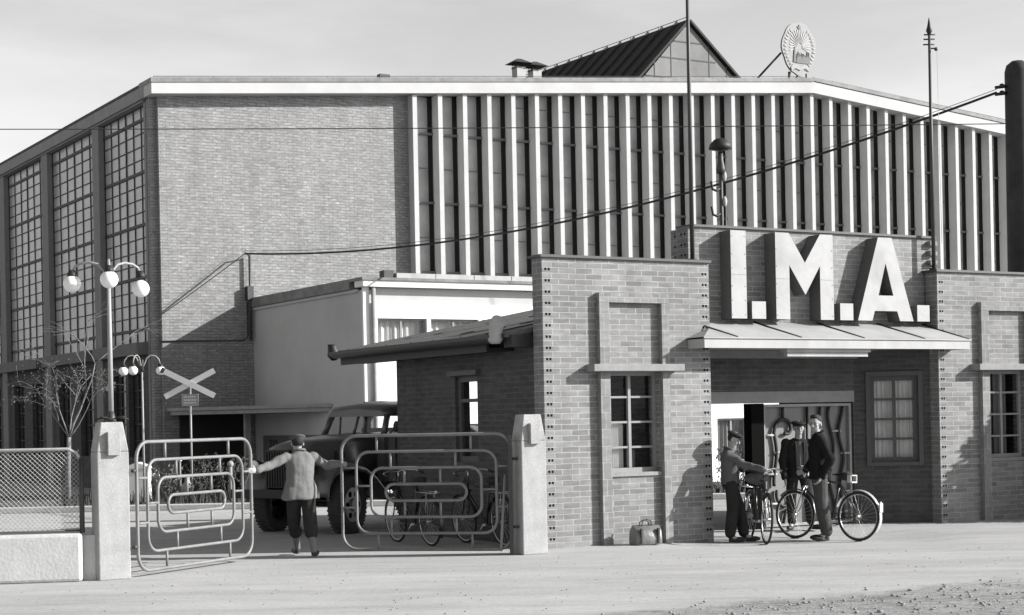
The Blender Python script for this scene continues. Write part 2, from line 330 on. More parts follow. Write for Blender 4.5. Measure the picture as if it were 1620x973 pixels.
        for i in range(len(us)-1):
            for j in range(len(zs)-1):
                if not solid(i, j): continue
                a, b, c, d = us[i], us[i+1], zs[j], zs[j+1]
                s.quad(P(a,v0,c), P(b,v0,c), P(b,v0,d), P(a,v0,d)); s.quad(P(b,v1,c), P(a,v1,c), P(a,v1,d), P(b,v1,d))
                if not solid(i-1, j): s.quad(P(a,v1,c), P(a,v0,c), P(a,v0,d), P(a,v1,d))
                if not solid(i+1, j): s.quad(P(b,v0,c), P(b,v1,c), P(b,v1,d), P(b,v0,d))
                if not solid(i, j-1): s.quad(P(a,v1,c), P(b,v1,c), P(b,v0,c), P(a,v0,c))
                if not solid(i, j+1): s.quad(P(a,v0,d), P(b,v0,d), P(b,v1,d), P(a,v1,d))
        return s
    def mesh(s, name):
        me = bpy.data.meshes.new(name); me.from_pydata(s.v, [], s.f)
        me.polygons.foreach_set('material_index', s.m); me.polygons.foreach_set('use_smooth', s.sm)
        uvl = me.uv_layers.new(name='UVMap').data
        for p in me.polygons:
            n = p.normal; a = (abs(n.x), abs(n.y), abs(n.z))
            for li in p.loop_indices:
                co = me.vertices[me.loops[li].vertex_index].co
                if a[2] >= a[0] and a[2] >= a[1]: uvl[li].uv = (co.x, co.y)
                elif a[0] >= a[1]: uvl[li].uv = (co.y+.13, co.z)
                else: uvl[li].uv = (co.x, co.z)
        me.update(); return me
    def build(s, name, mats, parent=None, bevel=0., **kw):
        me = s.mesh(name)
        for m in (mats if isinstance(mats, (list, tuple)) else [mats]): me.materials.append(m)
        o = bpy.data.objects.new(name, me); C.objects.link(o)
        if parent: o.parent = parent
        if bevel:
            b = o.modifiers.new('bevel', 'BEVEL'); b.width = bevel; b.segments = 2; b.limit_method = 'ANGLE'; b.angle_limit = R(40)
        tag(o, **kw); return o

def tag(o, label=None, cat=None, group=None, kind=None):
    if label: o['label'] = label
    if cat: o['category'] = cat
    if group: o['group'] = group
    if kind: o['kind'] = kind
    return o
def thing(name, label, cat, loc=(0,0,0), rz=0, group=None):
    o = bpy.data.objects.new(name, None); C.objects.link(o); o.empty_display_size = .2
    o.location = loc; o.rotation_euler = (0, 0, rz); return tag(o, label, cat, group)
def copy_tree(o, parent=None, loc=None, rz=None, label=None):
    c = o.copy(); C.objects.link(c); c.parent = parent
    if loc is not None: c.location = loc
    if rz is not None: c.rotation_euler = (0, 0, rz)
    if label: c['label'] = label
    for ch in o.children: copy_tree(ch, c)
    return c

AL = R(30.6)
T = Vector((math.cos(AL), math.sin(AL), 0)); IN = Vector((-math.sin(AL), math.cos(AL), 0))
OG = Vector((.427, 22.12, 0)); OH = Vector((-9.0, 43.0, 0))
def G(u, v, z=0): return OG+T*u+IN*v+Vector((0,0,z))
def Hh(u, v, z=0): return OH+T*u+IN*v+Vector((0,0,z))

# ------------------------------------------------------------ ground, kerbs
def gz(x, y):
    fx = max(0, 1-max(0, abs(x-3.9)-1.1)/1.3); fy = max(0, 1-max(0, abs(y-23.3)-.5)/1.2); f = (fx*fx*(3-2*fx))*(fy*fy*(3-2*fy))
    return -.06*f - (.012*(noise.noise(Vector((x*.9, y*1.3, 0)))+.5) if y < 18.2 else 0)
gx = [-300,-100,-40,-20]+[-14+.25*k for k in range(113)]+[20,40,100,300]; gy = [-60,0,8]+[12+.25*k for k in range(73)]+[40,60,120,500]
b = MB(); b.smooth = True; b.add([(x, y, gz(x, y)) for y in gy for x in gx]); nx = len(gx)
for j in range(len(gy)-1):
    for i in range(nx-1): b.face((j*nx+i, j*nx+i+1, (j+1)*nx+i+1, (j+1)*nx+i))
b.build('ground', M['ground'], kind='structure')
b = MB()
b.box(-14.5, 20, 34.25, 34.5, 0, .12)
b.build('kerb', M['stone'], kind='structure', bevel=.02)
b = MB(); b.box(-14.5, 20, 34.503, 42, .0, .06)
gb = mat('garden soil', .10, .95, .3, 2, bump=.6, bscale=15); b.build('garden_bed', gb, kind='structure')
# loose stones in the gravelly zone
random.seed(5); b = MB()
for k in range(1500):
    x = random.uniform(-.5, 7); y = random.uniform(13.2, 18)
    lim = 14.2+x*.52
    if y > lim+random.gauss(-.25, .35): continue
    r = random.uniform(.006, .02)*(1.7 if random.random() < .06 else 1)
    b.ell((x, y, r*.25), (r*random.uniform(.8,1.6), r, r*.55), 5, 3, Matrix.Rotation(random.random()*6, 3, 'Z'))
for k in range(420):
    x = random.uniform(-6, 8); y = random.uniform(14.4, 21); rr_ = random.uniform(.004, .011)
    b.ell((x, y, rr_*.2), (rr_*1.4, rr_, rr_*.5), 5, 3, Matrix.Rotation(random.random()*6, 3, 'Z'))
b.build('loose_stones', mat('loose stone', .3, .95, .3, 30), kind='stuff', label='small loose stones strewn on the dirt, thickest in the lower right corner', cat='stones')

# ------------------------------------------------------------ factory hall
hall = thing('factory_hall', 'large factory hall with pale brick end bay, tall vertical fins and shallow gabled roof', 'factory', OH, AL)
PK = 21.5; S1 = .0855; S2 = .085; HT0 = 10.45; UE = 43.6; DEP = 52
def rz(u): return HT0+S1*u if u <= PK else HT0+S1*PK-S2*(u-PK)
b = MB()
b.prism([(.2,0),(7.32,0),(7.32,rz(7.32)-.41),(.2,rz(.2)-.38)][::1], 'y', 0, .4)
b.prism([(.02,0),(.197,0),(.197,rz(.2)-.38),(.02,rz(.02)-.38)], 'y', .16, .4)
b.build('brick_wall', M['hbrick'], hall)
# front fascia following the gable
b = MB(); b.hexa([(-.10,-.42,rz(0)-.39),(PK,-.42,rz(PK)-.47),(PK,.2,rz(PK)-.47),(-.10,.2,rz(0)-.39),(-.10,-.42,rz(0)-.1),(PK,-.42,rz(PK)-.12),(PK,.2,rz(PK)-.12),(-.10,.2,rz(0)-.1)])
b.hexa([(PK,-.42,rz(PK)-.47),(UE,-.42,rz(UE)-.47),(UE,.2,rz(UE)-.47),(PK,.2,rz(PK)-.47),(PK,-.42,rz(PK)-.12),(UE,-.42,rz(UE)-.12),(UE,.2,rz(UE)-.12),(PK,.2,rz(PK)-.12)])
b.build('fascia', mat('fascia paint', .50, .8, .06, 2, stains=.12), hall)
b = MB()
for (a, c) in ((-.12, PK), (PK, UE)):
    b.hexa([(a,-.45,rz(a)-.1),(c,-.45,rz(c)-.12),(c,.5,rz(c)-.12),(a,.5,rz(a)-.1),(a,-.45,rz(a)+.02),(c,-.45,rz(c)),(c,.5,rz(c)),(a,.5,rz(a)+.02)])
b.build('roof_edge', M['roofcap'], hall)
b = MB()
random.seed(3)
pts = [(u, -.3, rz(u)+.07) for u in [k*1.6 for k in range(0, 27)]]
b.tube(pts, .008, 4)
for p in pts: b.tube([(p[0], p[1], p[2]-.1), p], .008, 4)
b.build('lightning_wire', M['iron'], hall)
b = MB()
b.hexa([(-.09,.5,rz(0)-.12),(PK,.5,rz(PK)-.5),(PK,DEP,rz(PK)-.5),(-.09,DEP,rz(0)-.12),(-.13,.5,rz(0)-.02),(PK,.5,rz(PK)-.02),(PK,DEP,rz(PK)-.02),(-.13,DEP,rz(0)-.02)])
b.hexa([(PK,.5,rz(PK)-.5),(UE,.5,rz(UE)-.5),(UE,DEP,rz(UE)-.5),(PK,DEP,rz(PK)-.5),(PK,.5,rz(PK)-.02),(UE,.5,rz(UE)-.02),(UE,DEP,rz(UE)-.02),(PK,DEP,rz(PK)-.02)])
b.build('roof', M['roofdark'], hall)
b = MB(); b.box(-.115, -.05, .2, DEP, 10.05, 10.35); b.box(-.05, .3, .41, DEP, 10.005, 10.10)
b.build('eave_beam', mat('eave concrete', .27, .85, .15, 3), hall)
# fins
fu = [7.32+.785*k for k in range(47)]
for k, u in enumerate(fu):
    if u > UE-.3: break
    zt = rz(u+.07)-.43
    b = MB(); b.box(u, u+.135, -.31 if k else -.30, .05, 4.6, zt); b.build('fin', M['fin'], hall)
trm = mat('transom', .17, .7, .1)
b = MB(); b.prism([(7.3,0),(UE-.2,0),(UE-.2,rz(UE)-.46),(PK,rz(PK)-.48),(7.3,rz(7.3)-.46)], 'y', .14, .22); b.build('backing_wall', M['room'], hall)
for k, u in enumerate(fu[:-1]):
    if u > UE-1: break
    zt = rz(u+.4)-.43
    b = MB(); b.box(u+.137, u+.655, .10, .12, 4.6, zt); b.cur = 1; b.box(u+.657, u+.783, .09, .12, 4.6, zt); bay = b.build('bay_glazing', [M['hglass'], M['hstrip']], hall)
    b = MB()
    for z in (5.8, 7.72, 9.63, 11.55):
        if z < zt-.3: b.box(u+.137, u+.78, 0, .088, z, z+.06)
    for z in (6.78, 8.7, 10.6):
        if z < zt-.3: b.box(u+.137, u+.65, .07, .098, z, z+.025)
    b.cur = 1
    for z in (7.72, 9.63):
        if z < zt-.3: b.box(u+.137, u+.19, -.06, .005, z+.01, z+.06)
    b.cur = 0; b.box(u+.137, u+.15, .07, .0985, 4.6, zt-.05); b.build('transom', [trm, M['cream']], bay)
# side elevation (u = 0), real piers, glazed bays with bars
PI_ = [(0.003, .55), (4.35, 4.95), (9.5, 10.15), (14.7, 15.35), (20, 20.6), (25.2, 25.8), (30.4, 31), (35.6, 36.2), (40.8, 41.4), (46, 46.6), (51.3, 51.9)]
for v0, v1 in PI_:
    b = MB(); b.box(-.02 if v0 > 1 else .0, .35, v0 if v0 > 1 else .4, v1, 0, 10.0)
    b.build('pier', mat('pier render', .24, .9, .12, 3) if v0 < .1 else bpy.data.materials['pier render'], hall)
for k in range(len(PI_)-1):
    a = PI_[k][1]; c = PI_[k+1][0]
    b = MB(); b.box(.16, .19, a, c, 3.9, 10.0); gl = b.build('side_glazing', M['sglass'], hall)
    b = MB(); n = 6
    for i in range(n+1):
        v = a+(c-a)*i/n; wd = .035 if i in (0, 3, n) else .014; b.box(.135, .16, v-wd, v+wd, 3.9, 10.0)
    nr = 18
    for j in range(nr+1):
        z = 3.9+6.09*j/nr; wd = .038 if j % 4 == 1 else .012
        b.box(.12 if j % 4 == 1 else .137, .16, a, c, z-wd, z+wd)
    b.build('glazing_bars', M['iron2'], gl)
    b = MB(); b.box(-.3, .2, a, c, 3.55, 3.86); b.build('sill', mat('sill c', .16, .8, .15) if k == 0 else bpy.data.materials['sill c'], hall)
    w0 = a+.55; w1 = w0+1.25; w2 = c-.55; w3 = w2-1.25
    b = MB(); b.wall(a, c, 0, 3.55, .05, .35, [(w0, w1, .9, 3.1), (w3, w2, .9, 3.1)], axis='x'); b.build('lower_wall', M['shadebrick'], hall)
    for q0, q1 in ((w0, w1), (w3, w2)):
        b = MB(); b.box(.22, .24, q0, q1, .9, 3.1); lw = b.build('lower_window', glass('lower glass', .05, .1, .5) if 'lower glass' not in bpy.data.materials else bpy.data.materials['lower glass'], hall)
        b = MB()
        for i in range(4): vv = q0+(q1-q0)*i/3; b.box(.18, .22, vv-.02, vv+.02, .9, 3.1)
        for i in range(6): zz = .9+2.2*i/5; b.box(.185, .22, q0, q1, zz-.018, zz+.018)
        b.build('glazing_bars', M['iron2'], lw)
b = MB(); b.box(.5, UE, DEP-.3, DEP, 0, 10); b.build('rear_wall', M['shadebrick'], hall)
b = MB(); b.box(UE-.35, UE-.02, .1, DEP-.3, 0, rz(UE)-.5); b.build('far_side_wall', M['shadebrick'], hall)
# triangular roof monitor
mv = 2.0
b = MB(); b.prism([(16.1,11.75),(20.75,12.2),(18.44,14.2)], 'y', mv, mv+.06); gable = b.build('monitor_gable', M['monpanel'], hall)
b = MB()
def gl_w(z):   # half widths at z
    f = (z-12)/(14.2-12); return 18.44-(1-f)*2.08, 18.44+(1-f)*2.05
for z in (12.42, 13.05, 13.6):
    a, c = gl_w(z); b.box(a, c, mv-.012, mv-.001, z-.02, z+.02)
for u, z0, z1 in ((17.1,12,13.05),(17.75,12,13.6),(19.25,12,13.6),(19.95,12,13.05)): b.box(u-.012, u+.012, mv-.011, mv-.001, z0, z1)
b.build('sheet_joints', mat('joint', .10, .8, .1), gable)
b = MB()
for (ua, za), (ub, zb) in (((15.95,11.75),(18.44,14.27)), ((18.44,14.27),(20.9,12.15))):
    d = Vector((ub-ua, 0, zb-za)).normalized(); nn = Vector((-d.z, 0, d.x))*.07
    b.hexa([(ua,mv-.12,za),(ub,mv-.12,zb),(ub,DEP,zb),(ua,DEP,za),(ua+nn.x,mv-.12,za+nn.z),(ub+nn.x,mv-.12,zb+nn.z),(ub+nn.x,DEP,zb+nn.z),(ua+nn.x,DEP,za+nn.z)])
for k in range(60):       # standing seams on the near slope
    v = mv+.4+k*.8
    b.hexa([(15.9,v,11.78),(18.36,v,14.28),(18.36,v+.06,14.28),(15.9,v+.06,11.78),(15.86,v,11.86),(18.32,v,14.36),(18.32,v+.06,14.36),(15.86,v+.06,11.86)])
b.build('monitor_roof', mat('monitor roofing', .045, .8, .35, 4, streak=(1, 6, 1)), hall)
b = MB(); b.tube([(18.44, mv-.1, 14.42), (18.44, DEP, 14.42)], .012, 4)
for k in range(24): b.tube([(18.44, mv+k*1.6, 14.3), (18.44, mv+k*1.6, 14.42)], .012, 4)
b.build('ridge_wire', M['iron'], hall)
# roof vents
vent = None
for (u, zc, lab) in ((12.12, 12.30, 'roof ventilator with flared tin hood, the left one beside the triangular roof monitor'), (12.68, 12.26, 'roof ventilator with flared tin hood, the right one nearest the triangular roof monitor')):
    t = thing('roof_ventilator', lab, 'ventilator', Hh(u, 2, 0), AL, 'ventilators on the hall roof')
    b = MB(); b.box(-.15, .15, -.15, .15, 11.5, zc-.05); b.build('duct', M['cream'], t)
    b = MB(); b.box(-.16, .02, -.16, .16, zc-.1, zc-.04)
    b.build('duct_band', M['iron'], t)
    b = MB()
    for sx in (-1, 1):
        for sy in (-1, 1): b.tube([(sx*.13, sy*.13, zc-.05), (sx*.13, sy*.13, zc+.06)], .012, 4)
    b.build('bracket', M['iron'], t)
    b = MB(); b.hexa([(-.31,-.31,zc+.05),(.31,-.31,zc+.05),(.31,.31,zc+.05),(-.31,.31,zc+.05),(-.06,-.06,zc+.2),(.06,-.06,zc+.2),(.06,.06,zc+.2),(-.06,.06,zc+.2)])
    b.build('hood', M['iron'], t)
b = MB(); b.box(-.15,.15,-.1,.1,-.08,.08); hb = b.build('roof_junction_box', M['iron'])
hb.location = Hh(6.6, .0, rz(6.6)+.09); hb.rotation_euler = (0, 0, AL); tag(hb, 'small dark box lying on the hall roof edge above the pale brick', 'box')

# emblem on the roof peak
em = thing('roof_emblem', 'scalloped oval emblem with rays and a star standing on the hall roof peak', 'emblem', Hh(22.25, 1.1, 12.27), AL)
b = MB()
def emr(a):   # scalloped outline radius
    return 1+.045*abs(math.sin(3.5*a+.4))
n = 72; pts = []
for k in range(n):
    a = 2*math.pi*k/n; e = emr(a); x = .70*math.sin(a)*e*(1-.16*max(0,-math.cos(a))); z = 1.30+.84*math.cos(a)*e; pts.append((x, z))
b.prism(pts, 'y', 0, .07); shield = b.build('shield', M['emblem'], em)
b = MB()
for k in range(19):
    a = R(-108+216*k/18); c = (.02, 1.38)
    d = (math.sin(a), math.cos(a)); r1 = .50 if abs(a) > 1 else .56; wv = .02
    p = [(c[0]+d[0]*.12-d[1]*.006, c[1]+d[1]*.12+d[0]*.006), (c[0]+d[0]*r1-d[1]*wv, c[1]+d[1]*r1+d[0]*wv), (c[0]+d[0]*r1+d[1]*wv, c[1]+d[1]*r1-d[0]*wv), (c[0]+d[0]*.12+d[1]*.006, c[1]+d[1]*.12-d[0]*.006)]
    b.prism([(x*.85, z) for x, z in p], 'y', -.014, -.002)
b.build('rays', M['emblemlight'], em)
b = MB(); b.prism([(.1*math.cos(R(90+36*k))*(1 if k % 2 == 0 else .42), 2.0+.1*math.sin(R(90+36*k))*(1 if k % 2 == 0 else .42)) for k in range(10)], 'y', -.02, -.003); b.build('star', M['emblemdark'], em)
b = MB()
b.prism([(-.27,.86),(-.15,.86),(-.19,1.36),(-.22,1.36)], 'y', -.024, -.003)
random.seed(9); pr = [(-.14,.84)]
for k in range(12): pr += [(-.12+k*.045, .98+random.uniform(0,.08)+.03*math.sin(k)), (-.10+k*.045, 1.10+random.uniform(0,.14))]
pr += [(.44,.84)]; b.prism(pr, 'y', -.02, -.003); b.build('forest_relief', M['emblemdark'], em)
for sx in (-1, 1):
    b = MB()
    for k in range(13):
        a = R(35+10*k); x = sx*.60*math.sin(a)*(1-.14*max(0,-math.cos(a))); z = 1.30+.70*math.cos(a)
        b.ell((x, -.004, z), (.04, .010, .075), 6, 4, Matrix.Rotation(sx*a+math.pi/2*0, 3, 'Y'))
    b.build('wheat_band', M['emblemmid'], em)
b = MB()
b.prism([(-.36,.56),(-.2,.66),(.0,.60),(.22,.68),(.38,.58),(.36,.70),(.2,.80),(0,.72),(-.2,.80),(-.38,.70)], 'y', -.028, -.003); b.build('ribbon', M['emblemmid'], em)
b = MB(); b.tube([(-.66, .12, 1.15), (-1.22, .9, .25)], .035, 6); b.tube([(-.35,.1,.55),(-.38,.1,.0)], .05, 6); b.tube([(-.02,.1,.45),(-.12,.4,.0)], .03, 6); b.tube([(.35,.1,.55),(.38,.1,-.1)], .03, 6)
b.build('strut', M['iron'], em)

# ------------------------------------------------------------ annex (low white wing)
AX0 = 2.67; AF = -6.6
an = thing('office_annex', 'low flat-roofed white annex against the hall with shaded grey end wall', 'building', OH, AL)
b = MB(); b.box(AX0, AX0+.3, AF+.05, -.003, 0, 4.72); b.build('end_wall', M['gplaster'], an)
hol = [(3.03+1.38*k, 3.03+1.38*k+1.28, 3.15, 4.08) for k in range(16)]+[(5.2+1.25*k, 5.2+1.25*k+1.0, .5, 1.62) for k in range(14)]
b = MB(); b.wall(AX0+.16, 26, 0, 4.42, AF, AF+.28, hol); b.box(AX0, AX0+.15, AF-.02, AF+.05, 0, 4.78); b.build('front_wall', M['white'], an)
b = MB(); b.box(AX0+.3, 26, AF+.06, AF+.3, 4.42, 4.78); b.build('frieze', M['gplaster'], an)  # grey tone puts the cornice's overhang shadow into this recessed band
b = MB(); b.box(AX0-.06, 26, AF-.16, AF+.3, 4.79, 4.93); b.build('cornice', M['white'], an)
b = MB(); b.box(AX0-.1, 26, AF-.2, AF+.5, 4.932, 5.0); b.box(AX0-.1, AX0+.5, AF+.5, -.02, 4.76, 5.0); b.box(AX0+.5, 26, AF+.5, -.02, 4.80, 4.98)
b.build('roof', M['roofcap'], an)
b = MB(); b.box(AX0-.05, AX0-.002, AF+.2, -.02, 4.68, 4.75); b.build('end_cornice', M['gplaster'], an)
b = MB(); 
k = 0
while 3.6+k*1.03 < 26:
    u = 3.6+k*1.03; b.box(u, u+1.01, AF+.1, AF+.5, 5.003, 5.14); k += 1
b.build('parapet_slabs', M['cream'], an)
b = MB(); b.box(3.3, 3.55, AF+.15, AF+.4, 5.002, 5.2); b.build('chimney_stub', M['iron'], an)
b = MB(); b.tube([(AX0+.235, AF-.07, 0), (AX0+.235, AF-.07, 4.78)], .055, 8); b.build('downpipe', M['frieze'], an)
for h in hol:
    b = MB(); b.box(h[0], h[1], AF+.12, AF+.13, h[2], h[3]); g_ = b.build('window', M['wglass'], an)
    b = MB(); c = (h[0]+h[1])/2; b.box(c-.025, c+.025, AF+.08, AF+.12, h[2], h[3])
    for (a0, a1, z0, z1) in ((h[0],h[0]+.05,h[2],h[3]),(h[1]-.05,h[1],h[2],h[3]),(h[0]+.05,h[1]-.05,h[2],h[2]+.05),(h[0]+.05,h[1]-.05,h[3]-.05,h[3])): b.box(a0, a1, AF+.075, AF+.119, z0, z1)
    b.build('window_frame', M['wframe'], g_)
    b = MB(); n = 26; pv = None
    for i in range(n+1):
        x = h[0]+(h[1]-h[0])*i/n; y = AF+.24+.03*math.sin(i*1.9+h[0]*3)
        if pv is not None: b.quad((pv[0],pv[1],h[2]),(x,y,h[2]),(x,y,h[3]),(pv[0],pv[1],h[3]))
        pv = (x, y)
    b.build('curtain', M['netcurtain'] if int(h[0]*7) % 3 else M['curtain'], g_)
b = MB(); b.box(AX0-.04, 5.0, AF-.14, AF-.025, 2.1, 2.17); b.build('string_course', M['iron'], an)
b = MB(); b.box(26, 26.3, AF, 0, 0, 4.9); b.build('far_end_wall', M['gplaster'], an)
b = MB(); b.box(AX0+.31, 25.9, AF+1.6, AF+1.65, 0, 4.7); b.build('inner_wall', M['room'], an)
# entrance canopy in the angle between hall and annex
b = MB(); b.prism([(.35,-.02),(AX0-.02,-.02),(AX0-.02,-4.75),(.35,-.75)][::-1], 'z', 1.98, 2.08); b.prism([(.28,-.02),(AX0-.02,-.02),(AX0-.02,-4.85),(.28,-.8)][::-1], 'z', 2.083, 2.16)
cpy = b.build('entrance_canopy', M['frieze'], an)
b = MB(); b.box(1.72, 1.86, -1.7, -1.56, 0, 1.98); b.build('canopy_post', M['frieze'], cpy)
b = MB(); b.box(.6, 2.4, -.08, -.004, 0, 1.97); b.build('entrance_door', M['iron2'], an)
t = thing('notice_board', 'grey board with dark lettering TO on the annex wall behind the truck', 'board', Hh(AX0-.06, -.1, 0), AL-math.pi/2)
b = MB(); b.box(.55, 4.2, 0, .05, .35, 1.42); b.build('panel', M['board'], t)
def text_mesh(s, size, name, m, parent, loc, rot=(R(90),0,0), ext=.004):
    cu = bpy.data.curves.new(name, 'FONT'); cu.body = s; cu.size = size; cu.extrude = ext; cu.resolution_u = 3
    tmp = bpy.data.objects.new(name, cu); C.objects.link(tmp); dg = bpy.context.evaluated_depsgraph_get()
    me = bpy.data.meshes.new_from_object(tmp.evaluated_get(dg)); bpy.data.objects.remove(tmp)
    me.materials.clear(); me.materials.append(m)
    o = bpy.data.objects.new(name, me); C.objects.link(o); o.parent = parent; o.location = loc; o.rotation_euler = rot; return o
text_mesh('TO', .42, 'lettering', M['boardtext'], t, (.95, -.008, 1.02))

# conduit frame and bracket on the brick wall
t = thing('wall_bracket_mast', 'dark pipe mast on the pale brick wall holding the overhead cable', 'mast', OH, AL)
b = MB(); b.tube([(2.55,-.12,3.9),(2.55,-.12,6.12)], .035, 6); b.tube([(2.55,-.12,6.1),(2.35,-.3,6.15)], .02, 5); b.build('pipe', M['iron'], t)
b = MB(); b.box(2.45, 2.62, -.2, -.01, 4.95, 5.3); b.build('junction_box', M['iron'], t)
b = MB(); b.tube([(2.5,-.03,4.9),(2.5,-.03,4.02),(2.4,-.03,3.9),(.1,-.03,3.86)], .018, 5); b.build('conduit', M['iron'], t)

# ------------------------------------------------------------ gatehouse
gh = thing('gatehouse', 'brick gatehouse with two tall pylons, recessed porch and low lodge behind', 'gatehouse', OG, AL)
PW = 2.71; PH = 3.80; RW = 7.02
def pylon(o, far=False):
    b = MB(); wn = (o+1.0, o+1.83, .95, 2.30)
    b.wall(o, o+PW, -.15, PH, 0, .245, [wn]); 
    b.cur = 1
    for k in range(25):
        z = .115+k*.147
        if 2.3 < z < 2.9 and o > 5: pass
        for e in ((.055, .105), (PW-.105, PW-.055)):
            if o > 5 and e[0] > 1: continue
            for du in e:
                b.box(o+du-.015, o+du+.015, -.002, .01, z-.014, z+.018)
    for k in range(6):
        z = 3.0-k*.09+.2
    b.build('pylon_wall', [M['gbrick'], M['black']], gh)
    b = MB(); b.box(o-.04, o+PW+.02, -.04, .29, PH, PH+.035); b.build('pylon_cap', M['iron'], gh)
    # raised frame
    b = MB(); D = -.085
    b.box(o+.83, o+.985, D, -.002, .0, 2.30); b.box(o+1.84, o+1.965, D, -.002, -.1, 2.30)
    b.box(o+.83, o+.985, D, -.002, 2.40, 3.22); b.box(o+1.84, o+1.965, D, -.002, 2.40, 3.22); b.box(o+.83, o+1.965, D, -.002, 3.222, 3.35)
    b.build('raised_frame', M['trimbrick'], gh)
    b = MB(); b.box(o+.65, o+2.12, -.21, -.002, 2.302, 2.398); b.build('ledge', M['ledge'], gh, bevel=.008)
    b = MB(); b.box(o+.99, o+1.835, -.035, .06, .90, .948); b.build('window_sill', M['ledge'], gh)
    # window
    y = .13; b = MB(); b.quad((wn[0],y,wn[2]),(wn[1],y,wn[2]),(wn[1],y,wn[3]),(wn[0],y,wn[3])); g_ = b.build('window', M['wglass'], gh)
    b = MB(); a, c, z0, z1 = wn
    c2 = a+.70 if not far else c
    b.box(a, a+.05, y-.045, y-.002, z0, z1); b.box(c-.05, c, y-.045, y-.002, z0, z1); b.box(a+.05, c-.05, y-.045, y-.002, z0, z0+.06); b.box(a+.05, c-.05, y-.045, y-.002, z1-.05, z1)
    mc = (a+c)/2-.02; b.box(mc-.022, mc+.022, y-.05, y-.002, z0+.06, z1-.05)
    for i in (1, 2, 3): zz = z0+(z1-z0)*i/4; b.box(a+.05, mc-.022, y-.04, y-.002, zz-.014, zz+.014); b.box(mc+.022, c-.05, y-.04, y-.002, zz-.014, zz+.014)
    b.build('window_frame', M['wframe'] if not far else M['frieze'], g_)
    def curt(u0, u1, za, zb, m, amp=.025, fr=2.1):
        b = MB(); n = 30; pv = None; b.smooth = True
        for i in range(n+1):
            x = u0+(u1-u0)*i/n; yy = y+.05+amp*math.sin(i*fr)
            if pv: b.quad((pv[0],pv[1],za),(x,yy,za),(x,yy,zb),(pv[0],pv[1],zb))
            pv = (x, yy)
        b.build('curtain', m, g_)
    if not far:
        curt(a-.02, a+.34, z0+.04, z0+.66, M['curtain'])
        curt(a+.40, a+.52, z0+.04, z0+.3, M['netcurtain'])
    else:
        curt(a-.02, a+.27, z0, z1, M['netcurtain']); curt(a+.32, a+.58, z0, z1, M['netcurtain'])
M['trimbrick'] = brick('trim brick', .27, .21, .32, bwid=.13, rowh=.22, msz=.008, patch=.15, spread=.3)
pylon(0); pylon(RW, True)
# corbelled ends of the sign wall and the sign wall itself, with porch opening
b = MB()
b.wall(2.712, 7.018, 2.705, 4.33, .28, .55)
b.wall(2.58, 2.71, 3.0, 4.33, .28, .55)
b.wall(7.02, 7.24, 3.0, 4.33, .28, .55)
b.box(2.66, 2.72, .551, .80, 3.0, 4.33)
b.cur = 1
for k in range(9):
    z = 3.06+k*.147
    for vv in (.36, .44, .62, .70): b.box(2.577, 2.59, vv-.015, vv+.015, z-.014, z+.018) if vv < .5 else b.box(2.657, 2.67, vv-.015, vv+.015, z-.014, z+.018)
b.build('sign_wall', [M['gbrick'], M['black']], gh)
b = MB()
for k in range(9):
    z = 3.04+k*.147; b.box(7.1, 7.24, .2, .278, z, z+.073)
b.build('corbel_bricks', M['gbrick'], gh)
b = MB(); b.box(2.60, 7.26, .24, .60, 4.332, 4.365); b.build('sign_wall_cap', M['iron'], gh)
# deep porch: rear wall with the gate opening, splayed side wall with a window
b = MB(); b.wall(2.712, 6.135, 0, 2.64, .90, 1.10, [(2.73, 6.11, -1, 1.86)]); b.build('porch_rear_wall', M['shadebrick'], gh)
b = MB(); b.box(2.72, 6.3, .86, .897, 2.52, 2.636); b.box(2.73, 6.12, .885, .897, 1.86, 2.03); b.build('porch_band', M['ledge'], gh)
b = MB(); b.wall(0, 1.13, 0, 2.64, 0, .2, [(.24, .95, .93, 2.24)]); spl = b.build('porch_side_wall', M['shadebrick'], gh); spl.location = (6.137, .9, 0); spl.rotation_euler = (0, 0, R(-39.06))
y = .09; b = MB(); b.quad((.24,y,.93),(.95,y,.93),(.95,y,2.24),(.24,y,2.24)); g_ = b.build('porch_window', M['wglass'], spl)
b = MB()
for (a, c, z0, z1) in ((.24,.30,.93,2.24),(.89,.95,.93,2.24),(.30,.89,.93,1.0),(.30,.89,2.17,2.24),(.57,.62,1.0,2.17)): b.box(a, c, y-.05, y-.002, z0, z1)
for i in (1, 2, 3):
    zz = .98+1.21*i/4; b.box(.30, .57, y-.04, y-.002, zz-.018, zz+.018); b.box(.62, .89, y-.04, y-.002, zz-.018, zz+.018)
for (a, c, z0, z1) in ((.17,.238,.87,2.31),(.952,1.02,.87,2.31),(.24,.95,.87,.928),(.24,.95,2.242,2.31)): b.box(a, c, -.035, -.002, z0, z1)
b.build('porch_window_frame', M['wframed'], spl)
b = MB(); pv = None
for i in range(41):
    x = .25+.69*i/40; yy = y+.06+.015*math.sin(i*1.7)
    if pv: b.quad((pv[0],pv[1],.95),(x,yy,.95),(x,yy,2.22),(pv[0],pv[1],2.22))
    pv = (x, yy)
b.build('porch_curtain', M['curtain'], spl)
